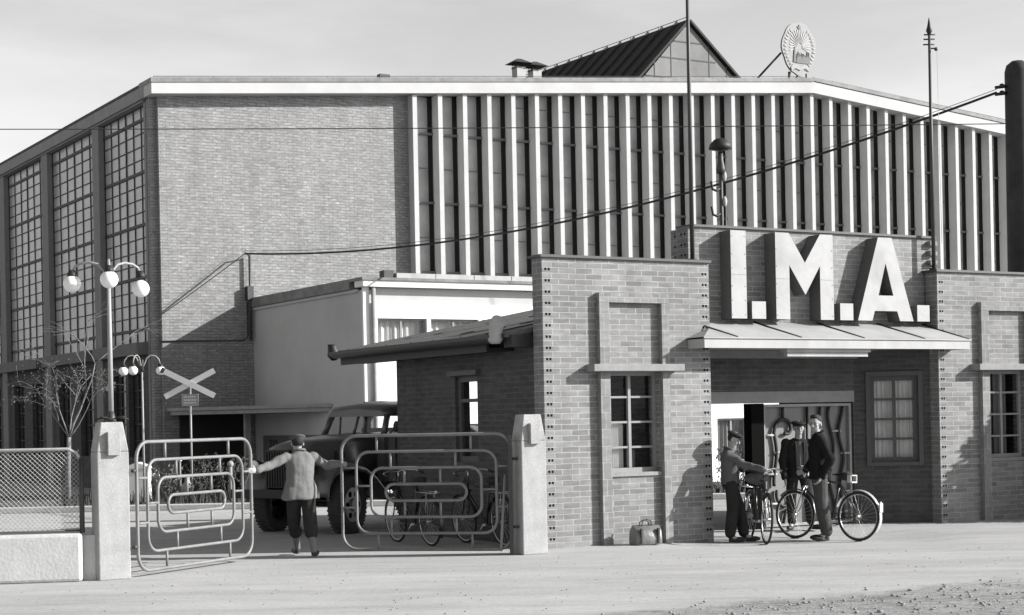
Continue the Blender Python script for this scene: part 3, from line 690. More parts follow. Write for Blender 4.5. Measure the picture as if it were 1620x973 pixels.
# canopy
b = MB(); b.box(2.33, 7.29, -.38, -.34, 2.61, 2.735); b.box(2.33, 2.37, -.34, -.003, 2.61, 2.735); b.box(7.25, 7.29, -.34, -.003, 2.61, 2.735)
b.box(2.37, 7.25, -.34, -.003, 2.64, 2.70); b.box(2.712, 7.018, -.003, 1.1, 2.642, 2.702)
can = b.build('canopy', M['cream'], gh)
b = MB(); zt = 3.0
b.hexa([(2.31,-.40,2.738),(7.31,-.40,2.738),(7.31,-.38,2.738),(2.31,-.38,2.738),(2.31,-.40,2.755),(7.31,-.40,2.755),(7.31,-.38,2.76),(2.31,-.38,2.76)])
i = b.add([(2.31,-.39,2.757),(7.31,-.39,2.757),(7.01,-.003,2.92),(7.01,.277,3.01),(2.72,.277,3.01),(2.72,-.003,2.92),(2.31,-.003,2.757),(7.31,-.003,2.757)])
b.face((i,i+1,i+2,i+5)); b.face((i+5,i+2,i+3,i+4)); b.face((i,i+5,i+6)); b.face((i+1,i+7,i+2))
b.build('canopy_roof', M['canopytin'], can)
for u in (2.62, 3.75, 4.92, 6.1, 7.0):
    b = MB(); b.tube([(u+.28,-.385,2.765),(u,-.003,2.93),(u-.04 if u > 2.7 else 2.73,.27,3.02)], .011, 5); b.build('seam', M['iron'], can)
b = MB(); b.box(3.85, 5.35, -.28, -.2, 2.50, 2.56); b.box(3.82, 5.38, -.31, -.17, 2.562, 2.608); b.build('porch_lamp', M['cream'], gh)
# lodge body and passage
b = MB(); b.wall(.246, 4.45, 0, 2.66, .10, .34, [(1.95, 2.6, 1.1, 2.32)], axis='x'); b.build('lodge_side_wall', M['shadebrick'], gh)
b = MB(); b.wall(.341, 2.70, 0, 2.9, 4.2, 4.45, [(.9, 2.1, 1.1, 2.4)]); b.build('lodge_rear_wall', M['shadebrick'], gh)
b = MB(); b.box(2.46, 2.709, .247, 4.2, 0, 2.95); b.build('passage_wall', M['shadebrick'], gh)
b = MB(); b.wall(1.102, 2.5, 0, 2.64, 6.14, 6.34, axis='x'); b.wall(6.14, 9.73, 0, 2.8, 2.502, 2.7); b.box(9.5, 9.73, .246, 3.3, 0, 3.0); b.build('right_room_walls', M['shadebrick'], gh)
b = MB(); y = 2.2
b.box(.15, .20, 1.95, 2.03, 1.1, 2.32); b.box(.15, .20, 2.52, 2.6, 1.1, 2.32); b.box(.15, .20, 2.03, 2.52, 1.1, 1.18); b.box(.15, .20, 2.03, 2.52, 2.24, 2.32); b.box(.15,.2,2.03,2.52,1.95,2.0); b.box(.02, .098, 1.85, 2.7, 2.33, 2.40)
b.build('lodge_window_frame', M['wframed'], gh)
b = MB()
for k, (v0, v1) in enumerate(((.87, 1.2),)): b.box(.06, .098, v0, v1, 2.67, 2.88)
b.build('frieze_panel', M['cream'], gh, label='pale frieze panel')
b = MB(); b.box(.07, .098, .60, .85, 2.67, 2.9); b.box(.07, .098, .32, .585, 2.67, 2.92); b.box(.07, .098, 1.22, 4.44, 2.67, 2.88); b.build('frieze', M['ledge'], gh)
b = MB(); sl_ = .195
def rs(u): return 2.83+(u+.35)*sl_
b.hexa([(-.35,.3,rs(-.35)-.06),(3.3,.3,rs(3.3)-.06),(3.3,5.58,rs(3.3)-.06),(-.35,5.58,rs(-.35)-.06),(-.35,.3,rs(-.35)),(3.3,.3,rs(3.3)),(3.3,5.58,rs(3.3)),(-.35,5.58,rs(-.35))])
b.hexa([(3.3,.56,rs(3.3)-.06),(9.9,.56,2.85),(9.9,3.6,2.85),(3.3,3.6,rs(3.3)-.06),(3.3,.56,rs(3.3)),(9.9,.56,2.91),(9.9,3.6,2.91),(3.3,3.6,rs(3.3))])
lr = b.build('lodge_roof', M['lodgeroof'], gh)
b = MB()
for v in (.9, 1.6, 2.4, 3.1, 3.9, 4.6, 5.2): b.hexa([(-.34,v,rs(-.35)+.001),(3.2,v,rs(3.2)+.001),(3.2,v+.03,rs(3.2)+.001),(-.34,v+.03,rs(-.35)+.001),(-.34,v,rs(-.35)+.016),(3.2,v,rs(3.2)+.016),(3.2,v+.03,rs(3.2)+.016),(-.34,v+.03,rs(-.35)+.016)])
b.build('roofing_laps', M['roofdark'], lr)
b = MB(); b.box(-.3, .09, .9, 5.5, 2.62, 2.66); b.box(-.34,-.30,.9,5.52,2.60,2.82); b.build('eaves_board', M['iron2'], gh)
b = MB(); g2 = []
for k in range(9): a = math.pi*k/8; g2.append((-.43-.10*math.cos(a), 2.80-.10*math.sin(a)))
inner = [(-.43-.088*math.cos(math.pi*k/8), 2.80-.088*math.sin(math.pi*k/8)) for k in range(8, -1, -1)]
b.prism(g2+inner, 'y', .5, 5.58); b.build('gutter', M['iron'], gh)
b = MB()
b.tube([(-.43,.40,2.99),(-.43,.46,2.94),(-.43,.50,2.82),(-.43,.50,2.74),(-.43,.50,2.69)], [.10,.10,.085,.10,.06], 12)
b.build('gutter_end', M['cream'], gh, label='pale gutter end cap')
b = MB(); b.tube([(-.43,5.62,2.93),(-.43,5.62,2.86),(-.43,5.58,2.76),(-.43,5.55,2.70)], [.075,.075,.10,.06], 12); b.build('gutter_end', M['iron2'], gh)
b = MB(); b.box(-.33, .1, .25, .45, 2.64, 2.8); b.build('eaves_bracket', M['iron2'], gh)

# letters
sg = thing('letter_sign', 'big pale sheet metal letters reading I.M.A. standing against the raised brick wall', 'sign', OG, AL)
F0, F1 = .035, .278; Z0, Z1 = 3.045, 4.28
def letter(poly, name, lab, holes=None):
    b = MB()
    # front plate slightly proud and side shell
    n = len(poly)
    i = b.add([(p[0], F0, p[1]) for p in poly]+[(p[0], F1, p[1]) for p in poly])
    b.cur = 0; b.face([i+k for k in range(n)]); b.cur = 1; b.face([i+n+k for k in reversed(range(n))])
    for k in range(n): b.face((i+(k+1)%n, i+k, i+n+k, i+n+(k+1)%n))
    o = b.build(name, [M['letter'], M['letterside']], sg, label=lab); return o
letter([(3.13,Z0),(3.40,Z0),(3.40,Z1),(3.13,Z1)], 'letter', 'letter I')
letter([(3.93,Z0),(4.18,Z0),(4.18,3.82),(4.47,3.40),(4.75,3.82),(4.75,Z0),(5.0,Z0),(5.0,Z1),(4.76,Z1),(4.47,3.86),(4.18,Z1),(3.93,Z1)], 'letter', 'letter M')
b = MB()   # A with its counter: built from convex pieces sharing edges
A = [[(5.46,Z0),(5.74,Z0),(5.79,3.19),(6.03,3.90),(6.03,Z1),(5.88,Z1)], [(6.56,Z0),(6.14,Z1),(6.03,Z1),(6.03,3.90),(6.235,3.19),(6.29,Z0)]]
outer = [(5.46,Z0),(5.74,Z0),(5.79,3.19),(6.235,3.19),(6.29,Z0),(6.56,Z0),(6.15,Z1),(5.88,Z1)]
tri = [(5.87,3.42),(6.02,3.90),(6.165,3.42)]
def q2(pts, y, flip=False):
    i = b.add([(p[0], y, p[1]) for p in pts]); r = list(range(len(pts))); b.face([i+k for k in (reversed(r) if flip else r)])
for y, fl, cm in ((F0, False, 0), (F1, True, 1)):
    b.cur = cm
    q2([(5.46,Z0),(5.74,Z0),(5.79,3.19),(5.87,3.42),(6.02,3.90),(6.015,Z1),(5.88,Z1)], y, fl)
    q2([(5.79,3.19),(6.235,3.19),(6.165,3.42),(5.87,3.42)], y, fl)
    q2([(6.56,Z0),(6.15,Z1),(6.015,Z1),(6.02,3.90),(6.165,3.42),(6.235,3.19),(6.29,Z0)], y, fl)
b.cur = 1
for poly in (outer, tri[::-1]):
    for k in range(len(poly)):
        p, q = poly[k], poly[(k+1) % len(poly)]; b.quad((q[0],F0,q[1]),(p[0],F0,p[1]),(p[0],F1,p[1]),(q[0],F1,q[1]))
b.build('letter', [M['letter'], M['letterside']], sg, label='letter A')
b = MB()
for (ua, ub, zz) in ((3.13,3.40,3.66),(3.93,4.18,3.62),(4.75,5.0,3.62)): b.box(ua+.005, ub-.005, F0-.003, F0-.0005, zz, zz+.006)
for (ua, zs) in ((3.15,(3.1,3.3,3.5,3.75,3.95,4.2)),(3.38,(3.1,3.3,3.5,3.75,3.95,4.2)),(3.95,(3.1,3.35,3.55,3.8,4.05)),(4.98,(3.1,3.35,3.55,3.8,4.05))):
    for zz in zs: b.box(ua-.006, ua+.006, F0-.006, F0-.0005, zz-.006, zz+.006)
b.build('sheet_seam', M['frieze'], sg)
for u in (3.49, 5.12, 6.64):
    letter([(u,Z0),(u+.25,Z0),(u+.25,3.29),(u,3.29)], 'full_stop', None)

# porch scroll gate
pg = thing('porch_gate', 'ornamental scrolled iron gate with sheet backing closing half of the porch', 'gate', G(.53, .93), AL)
b = MB(); b.box(3.86, 5.56, .06, .07, .02, 1.80); b.build('backing_sheet', M['sgpanel'], pg)
b = MB()
for (a, c, z0, z1) in ((3.84,3.88,.02,1.84),(5.52,5.56,.02,1.84),(3.88,5.52,1.80,1.84),(3.88,5.52,.02,.06)): b.box(a, c, 0, .05, z0, z1)
b.build('frame', M['frieze'], pg)
b = MB(); b.box(3.60, 3.837, -.03, .15, -.1, 1.855); b.build('gate_jamb', M['black'], pg)
b = MB()
def spiral(cx, cz, r0, r1, a0, a1, n=22): return [(cx+(r0+(r1-r0)*k/n)*math.cos(R(a0+(a1-a0)*k/n)), .02, cz+(r0+(r1-r0)*k/n)*math.sin(R(a0+(a1-a0)*k/n))) for k in range(n+1)]
def wave(u, z0, z1, amp=.035, per=.55, n=18): return [(u+amp*math.sin(2*math.pi*(z0+(z1-z0)*k/n)/per), .02, z0+(z1-z0)*k/n) for k in range(n+1)]
b.tube(spiral(4.27,1.46,.20,.05,180,-110)[::-1]+wave(4.07,1.42,.62,.03,.9), .026, 6)
b.tube(spiral(4.27,.46,.20,.06,150,430), .026, 6)
b.tube([(4.20,.02,.06),(4.26,.02,.26),(4.36,.02,.27)], .026, 6)
b.tube([(4.23,.02,1.8),(4.23,.02,1.62)], .026, 6); b.tube([(4.70,.02,1.8),(4.70,.02,.06)], .024, 6)
b.tube(wave(4.93,.06,1.8,.03,.8), .026, 6); b.tube(wave(5.16,.06,1.8,.05,.95), .026, 6); b.tube(wave(5.36,.06,1.8,.045,.8), .026, 6)
b.tube(spiral(4.52,.95,.14,.04,-90,220), .022, 6)
b.build('scrollwork', M['iron2'], pg)
for (a, c, z) in ((3.88,4.06,1.38),(4.06,4.2,1.12),(3.88,4.10,.80),(3.88,4.1,.36),(5.36,5.52,1.08),(5.16,5.36,1.42),(5.36,5.52,.5),(4.70,4.93,.8),(4.93,5.16,.64)): b = MB(); b.tube([(a,.02,z),(c,.02,z)], .018, 6); b.build('cross_bar', M['cream'], pg)

# flagpoles, siren mast
def flagpole(u, top, lab, fin):
    t = thing('flagpole', lab, 'flagpole', G(u, .12, PH+.035), 0, 'poles on the gatehouse')
    h = top-PH; b = MB(); b.tube([(0,0,0),(0,0,h*.5),(0,0,h)], [.032,.028,.02], 8); b.build('pole', M['iron'], t)
    b = MB(); b.tube([(0,0,0),(0,0,.03)], .07, 8); b.build('base_plate', M['iron2'], t)
    if fin:
        b = MB(); b.tube([(0,0,h),(0,0,h+.06),(0,0,h+.12),(0,0,h+.26)], [.02,.05,.03,.004], 8)
        for z in (.0, -.07, -.15): b.tube([(-.08+z*.1,0,h+z),(.09+z*.1,0,h+z)], .012, 5)
        b.build('finial', M['iron2'], t)
        b = MB(); b.ell((.1,0,h-.22),.03,8,6); b.tube([(0,0,h-.21),(.1,0,h-.21)], .012, 5); b.build('pulley', M['iron'], t)
        b = MB(); b.tube([(.115,0,h-.24),(.13,0,.4)], .0035, 4); b.build('halyard', M['galv'], t)
flagpole(2.53, 8.6, 'tall plain dark pole on the left pylon of the gatehouse, rising out of the picture', False)
flagpole(7.08, 7.38, 'tall dark pole with a finial and pulley at the right end of the sign wall', True)
t = thing('siren_mast', 'dark mast with mushroom hood and side brackets behind the sign wall', 'mast', G(4.12, 1.5, 2.9), AL); t.scale = (.85, .85, 1)
b = MB(); b.tube([(0,0,.3),(0,0,2.75)], .035, 8); b.tube([(.09,0,.3),(.09,0,2.1)], .015, 5); b.build('pole', M['iron'], t)
b = MB(); b.tube([(0,0,2.76),(0,0,2.79),(0,0,2.86),(0,0,2.93),(0,0,2.96)], [.05,.21,.19,.11,.01], 16); b.build('hood', M['iron2'], t)
b = MB(); b.tube([(0,0,2.42),(0,0,2.5),(0,0,2.62),(0,0,2.74)], [.075,.08,.05,.045], 12); b.build('siren_body', M['iron'], t)
for k, z in enumerate((2.16, 1.78, 1.28)):
    b = MB(); b.tube([(.0,0,z+.05),(-.1,0,z),(-.19,0,z+.02),(-.22,0,z+.14)], .022, 6); b.build('bracket', M['iron2'], t)
    b = MB(); b.ell((.05,-.03,z+.22),(.045,.045,.08),8,6) if k < 2 else b.ell((-.22,0,z+.16),(.025,.025,.05),8,6); b.build('insulator', M['cream'], t)

# utility column at right
ucx, ucy = 8.93, 29.6
t = thing('utility_column', 'thick dark round-topped column behind the right pylon carrying the cable', 'pole', (ucx, ucy, 0))
b = MB(); b.tube([(0,0,0),(0,0,5),(0,0,7.58),(0,0,7.69),(0,0,7.76)], [.25,.23,.22,.19,.1], 20); b.build('shaft', mat('tarred pole', .045, .8, .4, 3, stains=.3), t)
b = MB()
for z in (7.32, 7.2): b.tube([(-.2,-.05,z),(-.42,-.1,z-.03)], .03, 6); b.ell((-.30,-.08,z),(.05,.045,.045),8,6)
b.build('insulators', M['iron2'], t)
# cables
def cable(name, a, c, sag, r, lab, m, n=40):
    a = Vector(a); c = Vector(c); b = MB()
    b.tube([a.lerp(c, k/n)-Vector((0,0,4*sag*(k/n)*(1-k/n))) for k in range(n+1)], r, 5)
    o = b.build(name, m); return tag(o, lab, 'cable')
ca = Hh(2.35, -.3, 6.13); cb = Vector((ucx-.4, ucy-.1, 7.2))
cable('overhead_cable', ca, cb, .78, .024, 'thick dark overhead cable sagging from the brick wall mast to the right column', M['iron2'])
cable('messenger_wire', ca+Vector((0,0,.08)), cb+Vector((0,0,.06)), .77, .006, 'thin wire running just above the thick overhead cable', M['iron2'])
cable('overhead_wire', (-22, 40, 9.0), (24, 40, 8.35), .12, .012, 'thin single wire crossing the sky and the hall front near the top', M['iron'])
cable('stay_wire', ca, Hh(.15, -.08, 4.53), .02, .012, 'thin slack wire slanting down the pale brick wall from the mast', M['iron'])

# ------------------------------------------------------------ gate posts
def gate_post(name, loc, lab):
    t = thing(name, lab, 'gate post', loc, AL, 'concrete posts of the driveway gate')
    W, D, Hp = .36, .25, 1.75; b = MB()
    b.box(0, W, 0, D, 0, 1.42)
    b.hexa([(0,0,1.42),(W,0,1.42),(W,D,1.42),(0,D,1.42),(.055,.02,Hp),(W-.055,.02,Hp),(W-.055,D-.02,Hp),(.055,D-.02,Hp)])
    b.build('shaft', M['post'], t, bevel=.012)
    b = MB(); b.box(.11, .25, -.05, .015, 1.38, 1.64); b.build('panel_block', M['post'], t, bevel=.006)
    return t
P1 = Vector((-4.585, 18.74, 0)); P2 = Vector((.11, 21.12, 0))
gate_post('gate_post', P1, 'pale concrete gate post by the chain-link fence with the street lamp on top')
gate_post('gate_post', P2, 'pale concrete gate post beside the left brick pylon without a lamp')
t = thing('hinge_board', 'dark upright timber against the right gate post beside the gate leaf', 'timber', P2+Vector((-.15,.02,0)), 0)
b = MB(); b.box(-.02, .03, 0, .06, .0, 1.5); b.build('upright', M['iron'], t)
b = MB(); b.tube([(-.13,.05,.05),(-.06,.1,1.0)], .018, 5); b.build('brace_stick', M['ledge'], t)

# gate leaves
def gate_leaf(hinge, free, lab):
    hinge = Vector(hinge); free = Vector(free); d = free-hinge; L = d.length
    t = thing('gate_leaf', lab, 'gate', hinge, math.atan2(d.y, d.x), 'tubular leaves of the driveway gate')
    Hh_ = 1.45; zb = .07
    def ring(i, r):
        o = .195*i; x0, x1, z0, z1 = o+.02, L-o, zb+o*1.06, zb+Hh_-o*1.06; r = min(r, (z1-z0)/2-.001); p = []
        for cx, cz, a0 in ((x1-r, z1-r, 0), (x0+r, z1-r, 90), (x0+r, z0+r, 180), (x1-r, z0+r, 270)):
            for k in range(7): a = R(a0+90*k/6); p.append((cx+r*math.cos(a), 0, cz+r*math.sin(a)))
        return p, (x0, x1, z0, z1)
    q = []
    for i, rr in enumerate((.2, .17, .15, .2)):
        p, e = ring(i, rr); q.append(e); b = MB(); b.tube(p, .0205 if i == 0 else .0185, 8, closed=True); b.build('tube_ring', M['gatepaint'], t)
    r = .0155; SP = []
    for i, (fa, fb) in enumerate(((.24, .79), (.33, .71), (.42, .63))):
        for f in (fa, fb):
            x = L*f; SP += [((x,0,q[i][3]),(x,0,q[i+1][3])), ((x,0,q[i+1][2]),(x,0,q[i][2]))]
    for z in (.37, .72):
        SP += [((q[0][0],0,zb+Hh_*z),(q[1][0],0,zb+Hh_*z)), ((q[1][1],0,zb+Hh_*z),(q[0][1],0,zb+Hh_*z))]
    SP += [((q[1][0],0,zb+Hh_*.52),(q[2][0],0,zb+Hh_*.52)), ((q[2][1],0,zb+Hh_*.56),(q[1][1],0,zb+Hh_*.56))]
    for p0, p1 in SP: b = MB(); b.tube([p0, p1], r, 6); b.build('spacer_bar', M['gatepaint'], t)
    b = MB()
    for z in (.35, 1.2): b.tube([(-.06,0,z),(.03,0,z)], .02, 6)
    b.build('hinge', M['iron'], t)
gate_leaf((-4.22, 18.98, 0), (-3.26, 21.12, 0), 'sunlit tubular gate leaf of nested rounded frames hung on the lamp post side')
gate_leaf((.0, 21.2, 0), (-2.19, 21.72, 0), 'shaded tubular gate leaf of nested rounded frames in front of the lodge')

# fence on a low wall
b = MB(); b.box(-9, 0, 0, .26, 0, .53); lw_ = b.build('low_wall', M['lowwall'], bevel=.035, label='low pale rendered wall under the chain-link fence', cat='wall')
lw_.location = (-4.76, 18.68, 0); lw_.rotation_euler = (0, 0, R(9))
b = MB(); b.box(.002, .2, .16, .26, 0, .5); b.build('wall_return', M['lowwall'], lw_)
t = thing('chain_link_fence', 'chain-link fence panels standing on the low pale wall at the left', 'fence', (-4.80, 18.80, .53), R(9))
b = MB(); pw = .052; W_ = 3.3; Hf = .90
k = -int(Hf/pw)-2
while k*pw < W_:
    for sgn in (1, -1):
        # line from (x,0) to (x+Hf,Hf) clipped
        x0 = k*pw; x1 = x0+Hf
        a = max(0, -x0); c = min(Hf, W_-x0)
        if c > a:
            p = [(-(x0+a), 0, a+.02), (-(x0+c), 0, c+.02)] if sgn > 0 else [(-(x0+a), .004, Hf-a+.02), (-(x0+c), .004, Hf-c+.02)]
            b.tube(p, .0026, 4, caps=False, smooth=False)
    k += 1
b.build('mesh', M['galv'], t)
b = MB(); b.tube([(.02,0,0),(.02,0,.80),(-.03,0,.89),(-.12,0,.93),(-3.3,0,.93)], .018, 6); b.build('rail', M['galv'], t)
b = MB(); b.tube([(.02,.0,0),(.02,.0,.84)], .028, 6); b.build('end_post', M['iron'], t)
b = MB(); b.tube([(0,0,.03),(-3.3,0,.03)], .01, 5); b.build('bottom_rail', M['iron'], t)

# street lamps
def lamp(name, loc, H, arm, gr, angs, lab, pr, m, rise=.1):
    t = thing(name, lab, 'street lamp', loc, 0)
    b = MB(); b.tube([(0,0,0),(0,0,H*.5),(0,0,H)], [pr,pr*.9,pr*.75], 10); b.build('pole', m, t)
    b = MB(); b.tube([(0,0,0),(0,0,.05),(0,0,.12)], [pr*2.2,pr*1.6,pr], 10); b.build('base_collar', M['iron'], t)
    b = MB(); b.tube([(0,0,H-.16),(0,0,H-.13),(0,0,H+.02),(0,0,H+.09),(0,0,H+.13)], [pr*1.2,pr*1.7,pr*1.6,pr*1.5,pr*.3], 10); b.build('head_cap', M['iron2'], t)
    for a, dr in angs:
        d = Vector((math.cos(R(a)), math.sin(R(a)), 0)); P = [(d*arm*f+Vector((0,0,H+zz))) for f, zz in ((.03,-.08),(.12,.0),(.28,rise*.75),(.5,rise),(.74,rise*.9),(.9,rise*.55),(.97,.0))]
        P = [p*1.0 for p in P]; b = MB(); b.tube(P, .4*pr+.003, 6); ar = b.build('arm', m if pr < .03 else M['iron'], t)
        e = d*arm*.985+Vector((0,0,H-.01)); b = MB(); b.tube([e+Vector((0,0,.03)), e+Vector((0,0,-.02)), e+Vector((0,0,-.05))], [gr*.35,gr*.55,gr*.6], 10); b.build('fitting', M['iron2'], ar)
        b = MB(); b.ell(e+Vector((0,0,-.04-gr*.85-dr)), gr, 20, 14); b.build('globe', M['globe'], ar)
    return t
lamp('street_lamp', P1+T*.21+IN*.13+Vector((0,0,1.75)), 1.69, .43, .098, ((174, .0), (284, .0), (47, .05)), 'large three-globe lamp standing on the left concrete gate post', .029, M['pole'])
b = MB()
for k in range(9):
    a = k*2.4; b.tube([(0,0,.02),(.08*math.cos(a),.08*math.sin(a),.05),(.19*math.cos(a),.16*math.sin(a),.03+.03*(k%2))], .008, 4)
o = b.build('bracket_scrolls', M['iron2']); o.location = P1+T*.21+IN*.13+Vector((0,0,1.75)); tag(o, 'ragged iron scrolls round the foot of the big lamp on the post', 'ironwork')
lamp('street_lamp', (-7.95, 36.6, .06), 2.98, .40, .10, ((185, 0), (254, 0), (10, 0)), 'slim three-globe garden lamp standing in front of the hall corner', .026, M['pole'], rise=.2)

# crossing sign
t = thing('level_crossing_sign', 'white diagonal cross railway warning sign on a thin post in the garden', 'traffic sign', (-6.85, 36.2, 0))
b = MB(); b.tube([(0,.03,0),(0,.03,2.62)], .022, 6); b.build('post', M['pole'], t)
for sgn, lab in ((1, None), (-1, None)):
    b = MB(); d = Vector((.89, 0, .455*sgn)); nn = Vector((-.455*sgn, 0, .89)); Lh = .60; hw = .06; y = 0 if sgn > 0 else -.022
    c0 = Vector((0, y, 2.60))
    for (l0, l1, mi) in ((-Lh, Lh, 0), (-Lh-.075, -Lh-.002, 1), (Lh+.002, Lh+.075, 1)):
        b.cur = mi; P = [c0+d*l0-nn*hw, c0+d*l1-nn*hw, c0+d*l1+nn*hw, c0+d*l0+nn*hw]; Q = [p+Vector((0,-.018,0)) for p in P]
        b.hexa([tuple(p) for p in (Q[0],Q[1],P[1],P[0],Q[3],Q[2],P[2],P[3])])
    b.build('cross_arm', [M['signwhite'], M['signred']], t)
b = MB(); b.box(-.18, .18, -.01, .01, 2.12, 2.38); pl = b.build('plate', M['signgrey'], t)
b = MB(); random.seed(2)
for z in (2.32, 2.25, 2.19):
    x = -.13
    while x < .12: wd = random.uniform(.03,.07); b.box(x, x+wd, -.014, -.0105, z-.012, z+.012); x += wd+.015
b.build('plate_marks', M['signwriting'], pl)

# kiosk, urn, small lamp posts, hoops
t = thing('white_kiosk', 'small white box cabinet with pointed top beside the garden behind the gate', 'cabinet', (-8.28, 37.6, .06), 0)
b = MB(); b.box(-.23, .23, -.2, .2, 0, .72); b.build('cabinet', M['white'], t)
b = MB(); b.prism([(-.25,.722),(.25,.722),(.22,.78),(0,.86),(-.22,.78)], 'y', -.22, .22); b.build('roof', M['white'], t)
t = thing('garden_urn', 'pale garden vase with a narrow neck standing among the shrubs', 'urn', (-7.08, 36.9, .06))
b = MB(); b.tube([(0,0,0),(0,0,.05),(0,0,.1),(0,0,.22),(0,0,.34),(0,0,.42),(0,0,.5),(0,0,.56)], [.1,.09,.05,.13,.14,.06,.05,.09], 14); b.build('vase', M['frieze'], t)
b = MB(); b.tube([(0,0,-.06),(0,0,.0)], [.13,.12], 10); b.build('foot', M['stone'], t)
t = thing('garden_bollard_light', 'short post with a round knob among the garden shrubs', 'bollard', (-6.02, 36.2, 0))
b = MB(); b.tube([(0,0,0),(0,0,.82)], .04, 8); b.build('post', M['ledge'], t)
b = MB(); b.ell((0,0,.87),.07,10,8); b.build('knob', M['frieze'], t)
t = thing('garden_bollard_light', 'thin short post with a small white ball behind the upper gate bars', 'bollard', (-7.25, 37.0, 0))
b = MB(); b.tube([(0,0,0),(0,0,.92)], .02, 8); b.build('post', M['ledge'], t)
b = MB(); b.ell((0,0,.97),.05,10,8); b.build('knob', M['white'], t)
b = MB(); b.tube([(-.1,0,0),(-.09,0,.2),(-.03,0,.36),(.06,0,.44),(.13,0,.46)], .02, 6)
o = b.build('garden_hoop', M['stone']); o.location = (-5.05, 34.0, 0); tag(o, 'pale curved hoop rail at the kerb left of the truck', 'hoop rail')

# ------------------------------------------------------------ vegetation
def leaves(b, pts, size, n_per, spread, seed=0):
    random.seed(seed)
    for p in pts:
        for k in range(n_per):
            c = Vector(p)+Vector((random.gauss(0,spread), random.gauss(0,spread), random.gauss(0,spread)))
            s = size*random.uniform(.5,1.4); a = Vector((random.gauss(0,1),random.gauss(0,1),random.gauss(0,1))).normalized(); d = a.orthogonal().normalized(); e = a.cross(d)
            b.quad(c-d*s, c+e*s*.5, c+d*s, c-e*s*.5)
def tree(loc, seed, H, lab):
    random.seed(seed); t = thing('bare_tree', lab, 'tree', loc); b = MB(); tips = []
    def br(p, d, L, r, lev):
        pts = [p]; n = 5; q = p
        for k in range(n):
            d = (d+Vector((random.gauss(0,.09),random.gauss(0,.09),random.gauss(0,.05)+(.05 if lev < 2 else -.07)))).normalized(); q = q+d*L/n; pts.append(q)
        tb.tube(pts, [max(r*(1-.65*k/n), .003) for k in range(n+1)], 6 if lev < 2 else 4)
        if lev >= 2: tips.extend(pts[2:])
        if lev < 4:
            for k in range((3, 3, 3, 2)[lev]):
                s = random.uniform(.35, 1); i = min(int(s*n), n-1); o = pts[i+1]
                nd = (d+Vector((random.gauss(0,.55),random.gauss(0,.35),random.gauss(.05,.3)))).normalized(); br(o, nd, L*random.uniform(.5,.75), r*(.5 if lev else .6), lev+1)
    tb = MB(); tb.tube([(0,0,0),(.02,0,.7),(.05,0,1.5)], [.072,.055,.045], 8); tb.build('trunk', M['bark'], t)
    tb = MB()
    for dx, L, r in ((-.28, 1.1, .02), (.42, 1.75, .03), (.08, 1.2, .018), (-.7, 1.0, .016), (.8,.9,.015)): br(Vector((.05,0,1.48)), Vector((dx, random.gauss(0,.2), 1)).normalized(), L*H/4.3, r, 1)
    tb.build('branches', M['bark'], t)
    lb = MB(); leaves(lb, [p for p in tips if p.z < 3.1 and random.random() < .8], .022, 3, .09, seed); lb.build('dry_leaves', M['leafpale'], t)
tree((-10.02, 38.2, 0), 11, 4.4, 'young bare pale-barked tree with a few dry leaves behind the fence')
tree((-14.6, 40.5, 0), 4, 3.6, 'second thin bare tree further left against the dark lower hall wall')
b = MB(); b.ell((0,0,0),(.55,.3,.13),14,8); o = b.build('tree_mound', M['ground']); o.location = (-9.9, 37.9, .0); tag(o, 'low earth mound around the foot of the young tree', 'mound', kind=None)
random.seed(8)
sh = [(-7.75,37.9,.75,.5),(-7.0,38.6,.85,.45),(-6.35,37.6,.95,.5),(-5.75,38.3,.9,.45),(-5.3,37.2,.7,.35),(-8.7,38.7,.6,.35),(-4.9,38.0,.8,.4),(-6.7,36.9,.4,.3)]
labs = ['loose shrub with white blossom just right of the white cabinet', 'dark shrub behind the garden vase', 'tall loose shrub right of the garden vase', 'dark shrub behind the knobbed post', 'low shrub at the right of the knobbed post', 'small shrub left of the white cabinet', 'shrub nearest the canopy post behind the truck', 'low leafy plant at the foot of the warning sign']
for k, (x, y, h, r) in enumerate(sh):
    t = thing('garden_shrub', labs[k], 'shrub', (x, y, .06), 0, 'shrubs in the garden bed')
    b = MB()
    tips = []
    for j in range(12):
        a = random.random()*6.28; q = random.uniform(.2,1)*r; tp = Vector((math.cos(a)*q, math.sin(a)*q, h*random.uniform(.6,1))); b.tube([(0,0,0), tp*.5+Vector((0,0,.05)), tp], [.012,.008,.004], 4); tips += [tp, tp*.75, tp*.5]
    b.build('stems', M['bark'], t)
    b = MB(); leaves(b, tips, .035, 16, .07, k); b.build('foliage', M['leafdark'] if k % 3 else M['leafpale'], t)
    if k in (0, 2, 4):
        b = MB(); leaves(b, random.sample(tips, 9), .022, 4, .05, k+50); b.build('blossom', M['flower'], t)
b = MB(); random.seed(77)
for k in range(5200):
    x = random.uniform(-9.5, 16); y = random.uniform(34.7, 38.5); h = random.uniform(.05,.3); c = Vector((x,y,.06)); d = Vector((random.gauss(0,.04),random.gauss(0,.04),h)); s = Vector((random.gauss(0,1),random.gauss(0,1),0)).normalized()*.014
    b.quad(c-s, c+s, c+d+s*.4, c+d-s*.4)
b.build('garden_plants', M['leafdark'], kind='stuff', label='low grass and ground plants filling the garden bed', cat='plants')
t = thing('shadow_bush', 'unseen evergreen bush added outside the frame at the right to shadow the right pylon', 'bush', (10.3, 26.7, 0))  # added out of view, outline shaped to cast the diagonal pylon shadow
b = MB(); b.tube([(0,0,0),(0,0,2.8)], [.08,.03], 8); b.build('trunk', M['bark'], t)
def er(h): return min(1.35, .64*(3.95-h)) if h < 2.9 else .64*1.05*math.sqrt(max(0, 1-((h-2.9)/.35)**2))
